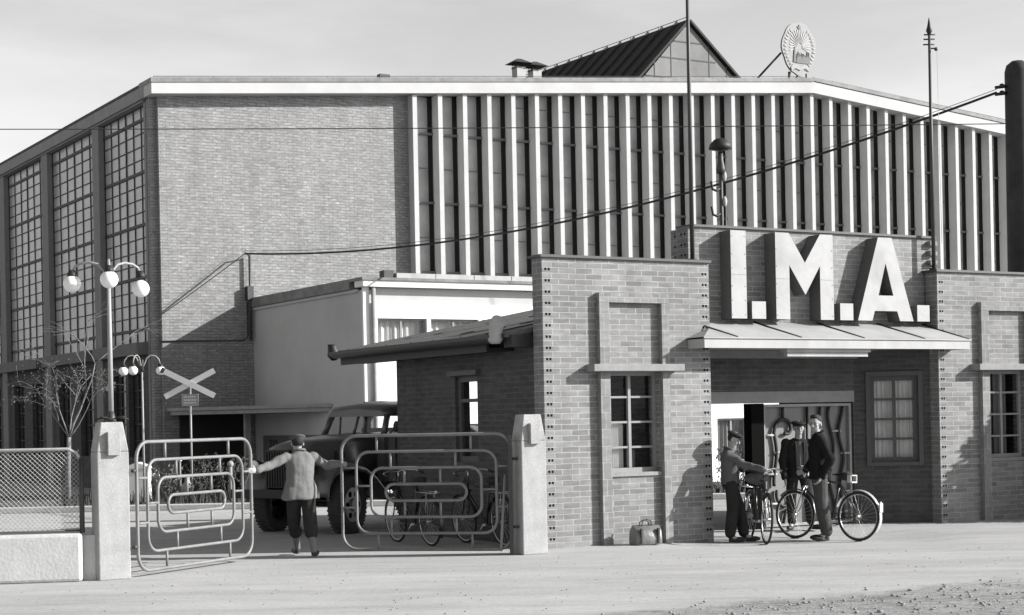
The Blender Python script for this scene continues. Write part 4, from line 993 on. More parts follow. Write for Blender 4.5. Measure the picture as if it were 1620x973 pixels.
b = MB(); random.seed(21); b.tube([(0,0,h) for h in (.15,.6,1.2,1.8,2.3,2.7,3.0,3.12)], [er(h)*.86 for h in (.15,.6,1.2,1.8,2.3,2.7,3.0,3.12)], 14)
for k in range(5200):
    z = random.uniform(.1, 3.25); rr_ = er(z)*random.uniform(.8,1.08); a = random.random()*6.28; sz_ = .09*random.uniform(.6,1.3)
    c = Vector((rr_*math.cos(a), rr_*math.sin(a), z)); d = Vector((math.cos(a)+random.gauss(0,.5),math.sin(a)+random.gauss(0,.5),random.gauss(.2,.5))).normalized(); e = d.orthogonal().normalized()
    b.quad(c-d*sz_, c+e*sz_*.5, c+d*sz_, c-e*sz_*.5)
b.build('foliage', M['needle'], t)
# plants near the annex windows seen through the porch
for k, (x, y, lb) in enumerate(((4.5, 35.6, 'leafy plant outside seen through the open side of the porch, left part'), (5.2, 35.8, 'leafy plant outside seen through the open side of the porch, right part'))):
    t = thing('garden_shrub', lb, 'shrub', (x, y, .06), 0, 'shrubs in the garden bed'); b = MB(); tips = [Vector((random.gauss(0,.3), random.gauss(0,.2), random.uniform(.2,.9))) for j in range(30)]
    for tp in tips[:10]: b.tube([(0,0,0), tp], .008, 4)
    b.build('stems', M['bark'], t); b = MB(); leaves(b, tips, .035, 14, .07, k+9); b.build('foliage', M['leafpale'], t)

# ------------------------------------------------------------ truck
tk = thing('vintage_truck', 'dark long-nosed vintage truck waiting inside the gate behind the lodge', 'truck', (-3.18, 26.47, 0), math.atan2(-.61, .79))
# local: +x = near (right-hand) side, +y = towards the rear
def xs(y, w, z0, z1, sh=.12):  # hood-like cross-section, rounded top
    return [(-w,y,z0),(-w,y,z1-sh),(-w*.86,y,z1-sh*.35),(-w*.5,y,z1-.01),(0,y,z1+.015),(w*.5,y,z1-.01),(w*.86,y,z1-sh*.35),(w,y,z1-sh),(w,y,z0)]
def skin_sections(b, secs, smooth=True, caps=True):
    old = b.smooth; b.smooth = smooth; ids = [b.add(s) for s in secs]; n = len(secs[0])
    for k in range(len(ids)-1):
        for j in range(n): b.face((ids[k]+j, ids[k]+(j+1)%n, ids[k+1]+(j+1)%n, ids[k+1]+j))
    b.smooth = False
    if caps: b.face([ids[0]+j for j in reversed(range(n))]); b.face([ids[-1]+j for j in range(n)])
    b.smooth = old
b = MB(); skin_sections(b, [xs(-.62,.26,.75,1.28,.16), xs(-.56,.33,.72,1.38,.16), xs(-.2,.40,.72,1.45), xs(.3,.46,.72,1.49), xs(.98,.55,.72,1.52)]); b.build('bonnet', M['truck'], tk)
for s in (-1, 1):
    b = MB(); b.box(s*.43, s*.445, .12, .78, .99, 1.26)
    for k in range(8): b.box(s*.44, s*.47, .15+k*.08, .17+k*.08, 1.0, 1.25)
    b.build('bonnet_louvres', M['truckd'], tk)
b = MB(); b.box(-.25, .25, -.68, -.62, .72, 1.30)
for k in range(9): b.box(-.24+k*.055, -.215+k*.055, -.70, -.68, .74, 1.27)
b.build('radiator_grille', M['truckd'], tk)
# cab shell with window openings
b = MB()
roof = []
b2 = []
cw = .72
for yy, zt_, ww in ((1.05,1.50,.70),):
    pass
skin_sections(b, [xs(.98,.70,.75,1.50,.04), xs(1.06,cw,.75,1.52,.03), xs(2.1,cw,.75,1.52,.03)], smooth=False)
skin_sections(b, [xs(1.10,.60,1.79,1.90,.06), xs(1.20,.69,1.79,1.98,.09), xs(1.7,.71,1.79,2.03,.09), xs(2.14,.69,1.79,1.97,.09)])
def bar(b, a, c, w): b.tube([a, c], w, 6)
for s in (-1, 1):
    bar(b, (s*.66,1.02,1.48), (s*.60,1.2,1.86), .055); bar(b, (s*.69,2.06,1.48), (s*.65,2.06,1.88), .05); bar(b, (s*.70,1.45,1.5), (s*.66,1.45,1.88), .02)
bar(b, (0,1.02,1.48), (0,1.2,1.88), .025)
b.box(-.66, .66, 2.04, 2.1, 1.5, 1.6); b.box(-.66,-.54,2.04,2.1,1.6,1.84); b.box(.54,.66,2.04,2.1,1.6,1.84)
cab = b.build('cab', M['truck'], tk)
b = MB(); b.quad((-.64,1.045,1.5),(-.02,1.045,1.5),(-.02,1.2,1.85),(-.58,1.2,1.85)); b.quad((.02,1.045,1.5),(.64,1.045,1.5),(.58,1.2,1.85),(.02,1.2,1.85)); b.build('windscreen', M['tglass'], cab)
b = MB(); b.quad((.69,1.25,1.52),(.69,2.04,1.52),(.655,2.04,1.85),(.645,1.25,1.85)); b.quad((-.69,1.25,1.52),(-.69,2.04,1.52),(-.655,2.04,1.85),(-.645,1.25,1.85)); b.build('side_glass', M['tglass'], cab)
for s in (-1, 1):
    b = MB(); b.box(s*.722, s*.735, 1.25, 2.0, .8, 1.49); d = b.build('door', M['truck'], cab)
    b = MB(); b.tube([(s*.75,1.85,1.3),(s*.75,1.97,1.3)], .012, 5); b.build('handle', M['chrome'], d)
    # fender: arched sheet
    b = MB(); prof = [(-.52,.62),(-.50,.80),(-.40,.96),(-.2,1.06),(.05,1.08),(.32,1.02),(.55,.88),(.78,.66),(1.0,.50),(1.9,.46)]
    b.smooth = True; oi = .93*s; ii = .38*s; ids = []
    for (yy, zz) in prof:
        ids.append(b.add([(oi,yy,zz-.10),(oi*.99,yy,zz-.03),(oi*.93,yy,zz+.0),(ii,yy,zz+.03),(ii,yy,zz-.02),(oi*.92,yy,zz-.045),(oi*.965,yy,zz-.10)]))
    for k in range(len(ids)-1):
        for j in range(7): b.face((ids[k]+j, ids[k]+(j+1)%7, ids[k+1]+(j+1)%7, ids[k+1]+j))
    b.build('fender', M['truck'], tk)
    b = MB(); b.tube([(s*.56,-.62,1.04),(s*.56,-.52,1.04),(s*.56,-.40,1.04)], [.11,.10,.04], 14); hl = b.build('headlight', M['truckd'], tk)
    b = MB(); b.ell((s*.56,-.625,1.04),(.10,.03,.10),14,8); b.build('lens', M['globe'], hl)
b = MB(); b.box(-.86, .86, -.86, -.80, .56, .70); b.box(-.5,-.42,-.8,-.3,.56,.66); b.box(.42,.5,-.8,-.3,.56,.66); b.build('bumper', M['truckd'], tk, bevel=.015)
b = MB(); b.box(-.42,-.34,-.3,5.2,.60,.74); b.box(.34,.42,-.3,5.2,.60,.74); b.tube([(-.8,0,.44),(.8,0,.44)], .04, 8); b.tube([(-.8,3.4,.44),(.8,3.4,.44)], .06, 8); b.box(-.2,.2,-.4,.9,.5,.9); b.build('chassis', M['truckd'], tk)
b = MB(); b.box(-.95,.95,2.25,5.3,.98,1.05); b.box(-.95,-.91,2.25,5.3,1.05,1.6); b.box(.91,.95,2.25,5.3,1.05,1.6); b.box(-.91,.91,2.25,2.29,1.05,1.6); b.box(-.91,.91,5.26,5.3,1.05,1.6); b.box(-.4,.4,2.3,5.2,.75,.98); b.build('cargo_bed', M['wood'], tk)
b = MB(); b.ell((.86,1.1,1.62),(.07,.02,.09),10,6); b.tube([(.7,1.1,1.5),(.86,1.1,1.6)], .01, 5); b.build('wing_mirror', M['truckd'], tk)
def wheel(parent, x, y, s, steer=0):
    w_ = bpy.data.objects.new('wheel', None); C.objects.link(w_); w_.parent = parent; w_.location = (x, y, .44); w_.rotation_euler = (0, 0, steer)
    b = MB(); prof = [(.26,-.09),(.34,-.125),(.42,-.12),(.44,-.09),(.446,0),(.44,.09),(.42,.12),(.34,.125),(.26,.09)]
    n = 40; b.smooth = True; ids = []
    for k in range(n):
        a = 2*math.pi*k/n; ids.append(b.add([(px, r*math.cos(a), r*math.sin(a)) for r, px in prof]))
    for k in range(n):
        for j in range(len(prof)-1): b.face((ids[k]+j, ids[k]+j+1, ids[(k+1)%n]+j+1, ids[(k+1)%n]+j))
    b.smooth = False
    for k in range(n*1):
        a = 2*math.pi*k/n; ca, sa = math.cos(a), math.sin(a)
        for x0, x1 in ((-.115,-.03),(.03,.115)): b.box(0,0,0,0,0,0) if False else b.hexa([(x0, .438*ca-.014*sa, .438*sa+.014*ca),(x1,.438*ca-.014*sa,.438*sa+.014*ca),(x1,.438*ca+.014*sa,.438*sa-.014*ca),(x0,.438*ca+.014*sa,.438*sa-.014*ca),(x0,.456*ca-.012*sa,.456*sa+.012*ca),(x1,.456*ca-.012*sa,.456*sa+.012*ca),(x1,.456*ca+.012*sa,.456*sa-.012*ca),(x0,.456*ca+.012*sa,.456*sa-.012*ca)])
    b.build('tyre', M['trubber'], w_)
    b = MB(); b.tube([(s*.10,0,0),(s*.06,0,0)], [.265,.255], 30); b.tube([(s*.05,0,0),(s*.13,0,0)], [.12,.09], 16)
    rim = b.build('rim', M['truck'], w_)
    b = MB()
    for k in range(6): a = k*math.pi/3; b.ell((s*.105, .185*math.cos(a), .185*math.sin(a)), (.012,.045,.045), 10, 6)
    b.build('rim_holes', M['black'], rim)
st = R(16)
wheel(tk, -.80, 0, -1, st); wheel(tk, .80, 0, 1, st); wheel(tk, -.80, 3.4, -1); wheel(tk, .80, 3.4, 1)

# ------------------------------------------------------------ bicycles
def bicycle(loc_rear, loc_front, lab, lean=0., lightguard=False, bag=None, white_tip=False):
    a = Vector(loc_rear); c = Vector(loc_front); d = c-a; t = thing('bicycle', lab, 'bicycle', a, math.atan2(d.y, d.x), 'bicycles at the gatehouse')
    if lean: t.rotation_euler = (lean, 0, math.atan2(d.y, d.x))
    # local x forward, rear hub at (0,.34), front hub at (1.06,.34)
    Rw = .335
    for nm, hx in (('wheel', 0), ('wheel', 1.06)):
        w_ = bpy.data.objects.new('wheel', None); C.objects.link(w_); w_.parent = t; w_.location = (hx, 0, Rw)
        b = MB(); b.tube([(Rw*.955*math.cos(2*math.pi*k/40), 0, Rw*.955*math.sin(2*math.pi*k/40)) for k in range(40)], .0175, 8, closed=True); b.build('tyre', M['rubber'], w_)
        b = MB(); b.tube([(Rw*.90*math.cos(2*math.pi*k/40), 0, Rw*.90*math.sin(2*math.pi*k/40)) for k in range(40)], .009, 6, closed=True); b.build('rim', M['chrome'], w_)
        b = MB()
        for k in range(28): an_ = 2*math.pi*k/28; b.tube([(.015*math.cos(an_+1.3), (.03 if k % 2 else -.03), .015*math.sin(an_+1.3)), (Rw*.9*math.cos(an_), 0, Rw*.9*math.sin(an_))], .0013, 3, caps=False)
        b.build('spokes', M['chrome'], w_)
        b = MB(); b.tube([(0,-.05,0),(0,.05,0)], .02, 8); b.build('hub', M['chrome'], w_)
    bb = (.44, .28); seat = (.30, .78); head1 = (.86, .86); head0 = (.89, .72)
    P = lambda q, y=0: (q[0], y, q[1])
    b = MB(); b.tube([P(bb),P(seat)], .015, 8); b.tube([P(seat),P(head1)], .014, 8); b.tube([P(bb),P(head0)], .016, 8); b.tube([P(head0),P(head1),(.845,0,.92)], .018, 8)
    for y in (-.05,.05): b.tube([(0,y,Rw),P(bb,y*.5)], .009, 6); b.tube([(0,y,Rw),P(seat,y*.3)], .008, 6)
    b.build('frame', M['bikepaint'], t)
    b = MB()
    for y in (-.045,.045): b.tube([(.885,y*.6,.72),(.93,y,.6),(.99,y,.45),(1.06,y,Rw)], .010, 6)
    b.tube([(.885,-.05,.73),(.885,.05,.73)], .016, 6); b.build('fork', M['bikepaint'] if not lightguard else M['chrome'], t)
    b = MB(); b.tube([(.845,0,.9),(.83,0,1.0)], .012, 6); b.tube([(.66,-.27,.97),(.78,-.25,1.0),(.87,-.12,1.02),(.85,0,1.0),(.87,.12,1.02),(.78,.25,1.0),(.66,.27,.97)], .011, 6); hb_ = b.build('handlebar', M['chrome'], t)
    for y in (-1, 1): b = MB(); b.tube([(.72,y*.262,.985),(.62,y*.275,.962)], .017, 6); b.build('grip', M['rubber'], hb_)
    b = MB(); b.smooth = True
    b.tube([(.10,0,.90),(.16,0,.915),(.24,0,.91),(.34,0,.915),(.42,0,.915)], [.03,.10,.085,.035,.015], 10); b.tube([(.30,0,.76),(.27,0,.89)], .013, 6)
    for v in range(len(b.v)): 
        x, y, z = b.v[v]
        if z > .86: b.v[v] = (x, y, .90+(z-.91)*.45)
    b.build('saddle', M['rubber'], t)
    for hx, a0, a1 in ((0, 20, 215), (1.06, 45, 175)):
        b = MB(); rr = Rw+.03; pr = []
        for k in range(19):
            an_ = R(a0+(a1-a0)*k/18); pr.append(((hx+rr*math.cos(an_)), Rw+rr*math.sin(an_)))
        b.smooth = True; ids = [b.add([(x,-.028,z-.012),(x,-.016,z),(x,.016,z),(x,.028,z-.012)]) for x, z in pr]
        for k in range(18):
            for j in range(3): b.face((ids[k]+j, ids[k]+j+1, ids[k+1]+j+1, ids[k+1]+j))
        mg = b.build('mudguard', M['bikelight'] if lightguard and hx == 0 else M['bikepaint'], t)
        if white_tip and hx == 0:
            b = MB(); b.box(-.375,-.355,-.03,.03,.40,.52); b.build('reflector', M['signwhite'], mg)
    b = MB(); b.tube([P(bb,-.07),P(bb,.07)], .02, 8); b.tube([(bb[0],.065,bb[1]),(bb[0]+.12,.07,bb[1]-.12)], .009, 5); b.tube([(bb[0],-.065,bb[1]),(bb[0]-.12,-.07,bb[1]+.12)], .009, 5)
    cr = b.build('crank', M['chrome'], t)
    b = MB(); b.box(bb[0]+.08,bb[0]+.17,.07,.15,bb[1]-.135,bb[1]-.11); b.box(bb[0]-.17,bb[0]-.08,-.15,-.07,bb[1]+.11,bb[1]+.135); b.build('pedals', M['rubber'], cr)
    b = MB(); b.tube([(bb[0]+.09*math.cos(2*math.pi*k/20),-.04,bb[1]+.09*math.sin(2*math.pi*k/20)) for k in range(20)], .006, 5, closed=True); b.tube([(bb[0],-.04,bb[1]+.09),(0,-.04,Rw+.035)], .005, 4); b.tube([(bb[0],-.04,bb[1]-.09),(0,-.04,Rw-.035)], .005, 4); b.build('chain', M['iron'], t)
    b = MB()
    if not lightguard:
      for y in (-.06,.06): b.tube([(-.25,y,.73),(.22,y,.74)], .006, 5); b.tube([(-.1,y,.73),(0,y,Rw)], .005, 4)
      for x in (-.25,-.1,.05): b.tube([(x,-.06,.73),(x,.06,.73)], .005, 4)
      b.build('rack', M['chrome'], t)
    else:
      b.box(.07,.13,-.075,-.06,.80,.90); b.box(.07,.13,.06,.075,.80,.90); b.box(.06,.14,-.06,.06,.79,.81); b.box(.06,.09,-.06,.06,.885,.90); b.build('tool_box', M['bikelight'], t)
    b = MB(); b.tube([(.90,0,.88),(.95,0,.88)],[.02,.036],10); b.build('front_lamp', M['iron'], t)
    b = MB(); b.ell((-.36,0,.52) if lightguard else (-.27,0,.74),(.015,.025,.025),8,6); b.build('rear_lamp', M['bikelight'], t)
    return t
bicycle((4.69, 23.16, -.06), (3.95, 23.93, -.06), 'bicycle standing behind the man in the black jacket, its rear wheel farthest right', .03, True, white_tip=True)
bA = bicycle((3.31, 23.93, -.06), (3.39, 22.85, -.06), 'bicycle seen nearly end-on with the boy in the pullover holding its handlebar', -.05)
bicycle((-1.12, 22.98, 0), (-1.64, 23.90, 0), 'bicycle behind the shaded gate leaf, the one farther from the gate post', -.08)
bicycle((-.12, 22.55, 0), (-.66, 23.45, 0), 'bicycle behind the shaded gate leaf, the one nearer the gate post', -.08)
b = MB(); b.ell((0,0,0),(.17,.13,.09),14,8); b.tube([(-.15,0,.02),(0,0,.09),(.15,0,.02)],.012,6)
o = b.build('cloth_bundle', mat('bundle cloth', .10, .95, .3, 12, bump=.6, bscale=25)); o.location = (3.34, 23.32, .82); tag(o, 'rolled cloth bundle on the end-on bicycle in front of the boy', 'bundle')

# ------------------------------------------------------------ people
def remesh(b, name, mats, parent, voxel=.011, smooth=2, shrinkmat=None):
    me = b.mesh(name+'_src'); o = bpy.data.objects.new(name, me); C.objects.link(o)
    r = o.modifiers.new('r', 'REMESH'); r.mode = 'VOXEL'; r.voxel_size = voxel; r.use_smooth_shade = True
    s = o.modifiers.new('s', 'SMOOTH'); s.iterations = smooth; s.factor = .5
    dg = bpy.context.evaluated_depsgraph_get(); m2 = bpy.data.meshes.new_from_object(o.evaluated_get(dg)); bpy.data.objects.remove(o)
    m2.name = name; m2.materials.clear()
    for m in mats: m2.materials.append(m)
    o = bpy.data.objects.new(name, m2); C.objects.link(o); o.parent = parent
    for p in m2.polygons: p.use_smooth = True
    return o
def hand(b, wrist, d, palm, s=1.0, curl=.5):
    wrist = Vector(wrist); d = Vector(d).normalized(); side = Vector(palm).normalized(); side = (side-d*side.dot(d)).normalized(); nrm = d.cross(side).normalized()
    c = wrist+d*.05*s
    rot = Matrix((side, d, nrm)).transposed()
    b.ell(c, (.042*s, .055*s, .02*s), 10, 8, rot)
    for k, L in enumerate((.068, .078, .072, .056)):
        base = wrist+d*.085*s+side*(.030-.020*k)*s; p1 = base+d*L*.5*s+nrm*.25*L*curl*s; p2 = p1+d*L*.35*s*(1-curl*.5)+nrm*L*.5*curl*s
        b.capsule(base, p1, .0095*s, .0088*s, 7, 2); b.capsule(p1, p2, .0088*s, .0075*s, 7, 2)
    tb = wrist+d*.03*s+side*.036*s; b.capsule(tb, tb+(d*.6+side*.6+nrm*.2)*.045*s, .012*s, .010*s, 7, 2)
    b.capsule(tb+(d*.6+side*.6+nrm*.2)*.045*s, tb+(d*.95+side*.45+nrm*.4)*.068*s, .010*s, .008*s, 7, 2)
def head(b, c, f, s=1.0, up=None):
    """head centre c, facing f; adds skull, jaw, nose, ears, brows, lips to b"""
    c = Vector(c); f = Vector(f).normalized(); up = Vector(up or (0,0,1)); up = (up-f*up.dot(f)).normalized(); sd = f.cross(up).normalized()
    rot = Matrix((sd, f, up)).transposed(); Q = lambda x, y, z: c+(sd*x+f*y+up*z)*s
    b.ell(Q(0,-.008,.025), (.074*s,.092*s,.090*s), 16, 12, rot)
    b.ell(Q(0,.022,-.045), (.056*s,.060*s,.068*s), 14, 10, rot)
    b.ell(Q(0,.048,-.088), (.026*s,.024*s,.022*s), 8, 6, rot)
    b.capsule(Q(0,.080,.012), Q(0,.103,-.028), .010*s, .015*s, 8, 3)
    for x in (-1, 1):
        b.ell(Q(x*.030,.070,.022), (.022*s,.014*s,.010*s), 8, 6, rot)
        b.ell(Q(x*.036,.058,-.022), (.024*s,.018*s,.022*s), 8, 6, rot)
        b.ell(Q(x*.077,-.004,-.010), (.010*s,.020*s,.032*s), 8, 6, rot)
    b.ell(Q(0,.078,-.052), (.022*s,.010*s,.007*s), 8, 6, rot); b.ell(Q(0,.074,-.066), (.018*s,.010*s,.008*s), 8, 6, rot)
    return Q, rot
def face_details(parent, Q, rot, s=1.0):
    b = MB()
    for x in (-1, 1): b.ell(Q(x*.030,.0815,.0), (.013*s,.006*s,.006*s), 8, 6, rot)
    b.build('eyes', M['iron2'], parent)
    b = MB()
    for x in (-1, 1): b.capsule(Q(x*.017,.086,.020), Q(x*.045,.074,.022), .004*s, .003*s, 6, 2)
    b.capsule(Q(-.018,.087,-.0585), Q(.018,.087,-.0585), .0025*s, .0025*s, 6, 2)
    b.build('brows', M['hair'], parent)
def shoe(b, heel, d, s=1.0):
    heel = Vector(heel); d = Vector((d[0], d[1], 0)).normalized(); sd = Vector((-d.y, d.x, 0)); rot = Matrix((sd, d, Vector((0,0,1)))).transposed()
    b.ell(heel+d*.02+Vector((0,0,.05)), (.038*s,.045*s,.05*s), 10, 8, rot); b.ell(heel+d*.13+Vector((0,0,.038)), (.045*s,.10*s,.038*s), 12, 8, rot); b.ell(heel+d*.08+Vector((0,0,.016)), (.042*s,.12*s,.016*s), 12, 6, rot)
def ringz(c, rx, ry, yaw, tilt=0):
    a = Vector((math.cos(yaw), math.sin(yaw), 0)); e = Vector((-math.sin(yaw), math.cos(yaw), 0)); return (c, a*rx, e*ry+Vector((0,0,tilt)))

def flat_cap(parent, Q, rot, s=1.0, m=None):
    b = MB(); b.ell(Q(0,-.012,.078), (.112*s,.126*s,.034*s), 18, 10, rot); b.ell(Q(0,-.012,.060), (.088*s,.104*s,.042*s), 18, 10, rot)
    cap = remesh(b, 'flat_cap', [m or M['cap']], parent, .008, 2)
    b = MB(); b.ell(Q(0,.085,.050), (.060*s,.045*s,.009*s), 14, 6, rot); b.build('peak', m or M['cap'], cap)

def person(name_lab, J, mats, **o):
    """J: dict of world joint positions; builds one body mesh and clothing children"""
    root = thing('person', name_lab, 'person', (J['foot'][0], J['foot'][1], 0)); off = -Vector((J['foot'][0], J['foot'][1], 0))
    V = lambda k: Vector(J[k])+off
    s = o.get('s', 1.0)
    hipc = (V('hipL')+V('hipR'))/2; shc = (V('shL')+V('shR'))/2; f = Vector(J['face']); yaw = o['yaw']     # yaw: direction of body right axis
    ax = Vector((math.cos(yaw), math.sin(yaw), 0)); fw = Vector((-math.sin(yaw), math.cos(yaw), 0))*o.get('fwsign', 1)
    b = MB()
    Q, rot = head(b, V('head'), f, s, o.get('up'))
    neck = V('head')-Vector((0,0,.10*s)); b.capsule(shc+Vector((0,0,.02)), neck+f.normalized()*-.01, .055*s, .052*s)
    # naked body under the clothes, slimmer than them
    b.loft([(hipc-Vector((0,0,.05)), ax*.13*s, fw*.085*s), (hipc+Vector((0,0,.06)), ax*.135*s, fw*.09*s), (hipc.lerp(shc,.45), ax*.125*s, fw*.085*s), (hipc.lerp(shc,.8), ax*.145*s, fw*.095*s), (shc+Vector((0,0,.0)), ax*.13*s, fw*.07*s), (shc+Vector((0,0,.05)), ax*.06*s, fw*.05*s)])
    for S in ('L', 'R'):
        b.capsule(V('sh'+S), V('el'+S), .045*s, .036*s); b.capsule(V('el'+S), V('wr'+S), .036*s, .025*s)
        b.capsule(V('hip'+S), V('kn'+S), .075*s, .05*s); b.capsule(V('kn'+S), V('an'+S), .048*s, .036*s)
        b.capsule(V('an'+S), V('an'+S)+Vector(J['toe'+S])*.12-Vector((0,0,.05)), .034*s, .028*s)
        hd = J.get('hd'+S) or tuple(V('wr'+S)-V('el'+S)); hand(b, V('wr'+S), hd, J.get('palm'+S, (0,0,1)), s, o.get('curl', .7))
    remesh(b, 'body', [M['skin']], root, .0085, 1)
    face_details(root, Q, rot, s)
    # trousers
    b = MB(); tk_ = o.get('baggy', 1.0)
    b.loft([(hipc+Vector((0,0,.14)), ax*.155*s, fw*.11*s), (hipc+Vector((0,0,.04)), ax*.165*s, fw*.125*s), (hipc-Vector((0,0,.07)), ax*.165*s, fw*.12*s)])
    for S in ('L', 'R'):
        kn, an = V('kn'+S), V('an'+S); h_ = V('hip'+S)
        b.capsule(h_-Vector((0,0,.02)), kn, .098*s, .075*s*tk_)
        if o.get('plusfours'):
            e = kn.lerp(an, .38); b.capsule(kn, e, .095*s, .088*s)
        else: b.capsule(kn, kn.lerp(an, .88), .075*s*tk_, .066*s*tk_); b.ell(kn.lerp(an,.8), (.07*s*tk_,.07*s*tk_,.03*s)); b.ell(kn.lerp(an,.1), (.078*s*tk_,.078*s*tk_,.03*s))
    remesh(b, 'trousers', [mats['trousers']], root, .011, 2)
    if o.get('plusfours'):
        for S in ('L', 'R'): b = MB(); kn, an = V('kn'+S), V('an'+S); b.capsule(kn.lerp(an,.35), an, .052*s, .040*s); b.build('sock', M['sock'], root)
    b = MB()
    for S in ('L', 'R'): an = V('an'+S); shoe(b, (an.x, an.y, max(an.z-.085, 0)), J['toe'+S], s)
    remesh(b, 'shoes', [M['shoe']], root, .008, 1)
    # jacket / pullover
    b = MB(); jb = o.get('hem', -.02); fl = o.get('flare', 1.0)
    hz = hipc+Vector((0,0,jb))
    b.loft([(hz, ax*.185*s*fl, fw*.135*s*(1+(fl-1)*.5)), (hz+Vector((0,0,.03)), ax*.187*s*fl, fw*.14*s*(1+(fl-1)*.5)), (hipc.lerp(shc,.35), ax*.168*s*(1+(fl-1)*.3), fw*.134*s), (hipc.lerp(shc,.7), ax*.19*s, fw*.138*s), (hipc.lerp(shc,.9), ax*.20*s, fw*.12*s), (shc+Vector((0,0,.025)), ax*.165*s, fw*.085*s), (shc+Vector((0,0,.075)), ax*.075*s, fw*.065*s)], 20)
    for S in ('L', 'R'):
        b.ell(V('sh'+S)+Vector((0,0,-.005)), (.070*s,.074*s,.060*s)); b.capsule(V('sh'+S), V('el'+S), .066*s, .060*s); b.capsule(V('el'+S), V('el'+S).lerp(V('wr'+S), .93), .061*s, .050*s)
        m_ = V('sh'+S).lerp(V('el'+S), .75); b.ell(m_, (.058*s,.056*s,.03*s)); m_ = V('el'+S).lerp(V('wr'+S), .4); b.ell(m_, (.058*s,.058*s,.025*s)); b.ell(V('el'+S), (.066*s,.066*s,.03*s))
    # break the smooth cloth with folds
    top = remesh(b, o.get('topname', 'jacket'), [mats['top']], root, .011, 2)
    for v in top.data.vertices:
        n = noise.noise(Vector((v.co.x*12+3, v.co.y*12, v.co.z*4+o.get('seed', 0))))+.6*noise.noise(Vector((v.co.x*7, v.co.y*7, v.co.z*17+o.get('seed', 0)))); v.co += v.normal*n*.014
    if o.get('collar'):
        b = MB(); c = shc+Vector((0,0,.055)); b.tube([c+ax*.068*math.cos(a)+fw*.062*math.sin(a)+Vector((0,0,.022-.02*math.sin(a))) for a in [2*math.pi*k/18 for k in range(18)]], .016, 6, closed=True); b.build('collar', mats['top'], top)
    if o.get('openfront'):
        b = MB(); c0 = hipc+Vector((0,0,.08)); 
        for zz0, zz1, w0, w1 in ((.02,.25,.035,.05),(.25,.47,.05,.06)):
            pass
        hgt = (shc-hipc).length
        P_ = []
        for k in range(9):
            t_ = k/8; cc = hipc.lerp(shc, .02+.98*t_)+Vector((0,0,.02)); dpt = (.135-.03*max(0, t_-.8)*5)*s; wd = .05+.012*t_
            P_.append((cc+fw*dpt-ax*wd, cc+fw*(dpt+.012), cc+fw*dpt+ax*wd))
        b.smooth = True
        for k in range(8):
            for j in (0, 1): b.quad(P_[k][j], P_[k][j+1], P_[k+1][j+1], P_[k+1][j])
        b.build('shirt_front', M['shirt'], root)
        b = MB(); 
        for sg_ in (-1, 1): b.tube([P_[k][0 if sg_ < 0 else 2]+fw*.004 for k in range(9)], [.008]*5+[.012,.018,.02,.012], 6)
        b.build('lapel', mats['top'], top)
    if o.get('cap'): flat_cap(root, Q, rot, s, mats.get('cap'))
    if o.get('hair'):
        b = MB(); b.ell(Q(0,-.022,.045), (.080*s,.094*s,.082*s), 16, 12, rot); b.ell(Q(0,.040,.098), (.055*s,.045*s,.03*s), 12, 8, rot); b.ell(Q(0,-.06,-.02), (.062*s,.045*s,.06*s), 12, 8, rot)
        remesh(b, 'hair', [M['hair']], root, .008, 1)
    else:
        b = MB(); b.ell(Q(0,-.03,.012), (.081*s,.076*s,.066*s), 14, 10, rot); remesh(b, 'hair', [M['hair']], root, .009, 1)
    return root

# man pulling the gates (seen from behind, faces away = +y)
bx, by = -2.70, 21.55
person('man in light tweed jacket and cap seen from behind, arms spread between the gate leaves',
  dict(foot=(bx, by), head=(bx-.04, by+.10, 1.44), face=(-.25, .93, -.28), shL=(bx-.165, by-.05, 1.27), shR=(bx+.15, by+.13, 1.27),
       elL=(bx-.36, by-.20, 1.17), elR=(bx+.30, by+.26, 1.15), wrL=(bx-.50, by-.38, 1.12), wrR=(bx+.46, by+.20, 1.16),
       hdL=(-.5, -.75, .0), hdR=(1, -.3, 0), palmL=(0,0,1), palmR=(0,0,1),
       hipL=(bx-.09, by, .80), hipR=(bx+.09, by, .80), knL=(bx-.10, by+.10, .44), knR=(bx+.12, by-.05, .44), anL=(bx-.09, by+.28, .10), anR=(bx+.17, by-.18, .10),
       toeL=(-.4, .9, 0), toeR=(.1, 1, 0)),
  dict(trousers=M['trouser'], top=M['coat']), yaw=R(27), plusfours=True, hem=-.07, flare=1.40, baggy=1.25, collar=True, cap=True, s=.97, seed=1)
# boy with bicycle (faces right, looking down)
cx, cy = 2.93, 22.62
boy = person('boy in grey pullover and cap leaning over the handlebar of his bicycle',
  dict(foot=(cx, cy), head=(cx+.0, cy-.02, 1.37), face=(.85, -.35, -.40), shL=(cx-.04, cy+.16, 1.17), shR=(cx-.09, cy-.15, 1.17),
       elL=(cx+.12, cy+.12, .98), elR=(cx+.10, cy-.24, 1.03), wrL=(cx+.27, cy-.2, .98), wrR=(cx+.33, cy-.42, .97), hdL=(1,-.2,-.1), hdR=(1,-.2,-.1), palmL=(0,-1,0), palmR=(0,-1,0),
       hipL=(cx-.05, cy+.09, .80), hipR=(cx-.05, cy-.09, .80), knL=(cx+.07, cy+.10, .44), knR=(cx-.04, cy-.10, .44), anL=(cx+.12, cy+.02, .09), anR=(cx-.09, cy-.12, .09), toeL=(1,-.3,0), toeR=(1,-.2,0)),
  dict(trousers=M['trouser'], top=M['sweater'], cap=M['trouser']), yaw=R(-80), hem=-.02, topname='pullover', cap=True, baggy=1.25, s=.9, seed=4, collar=True)
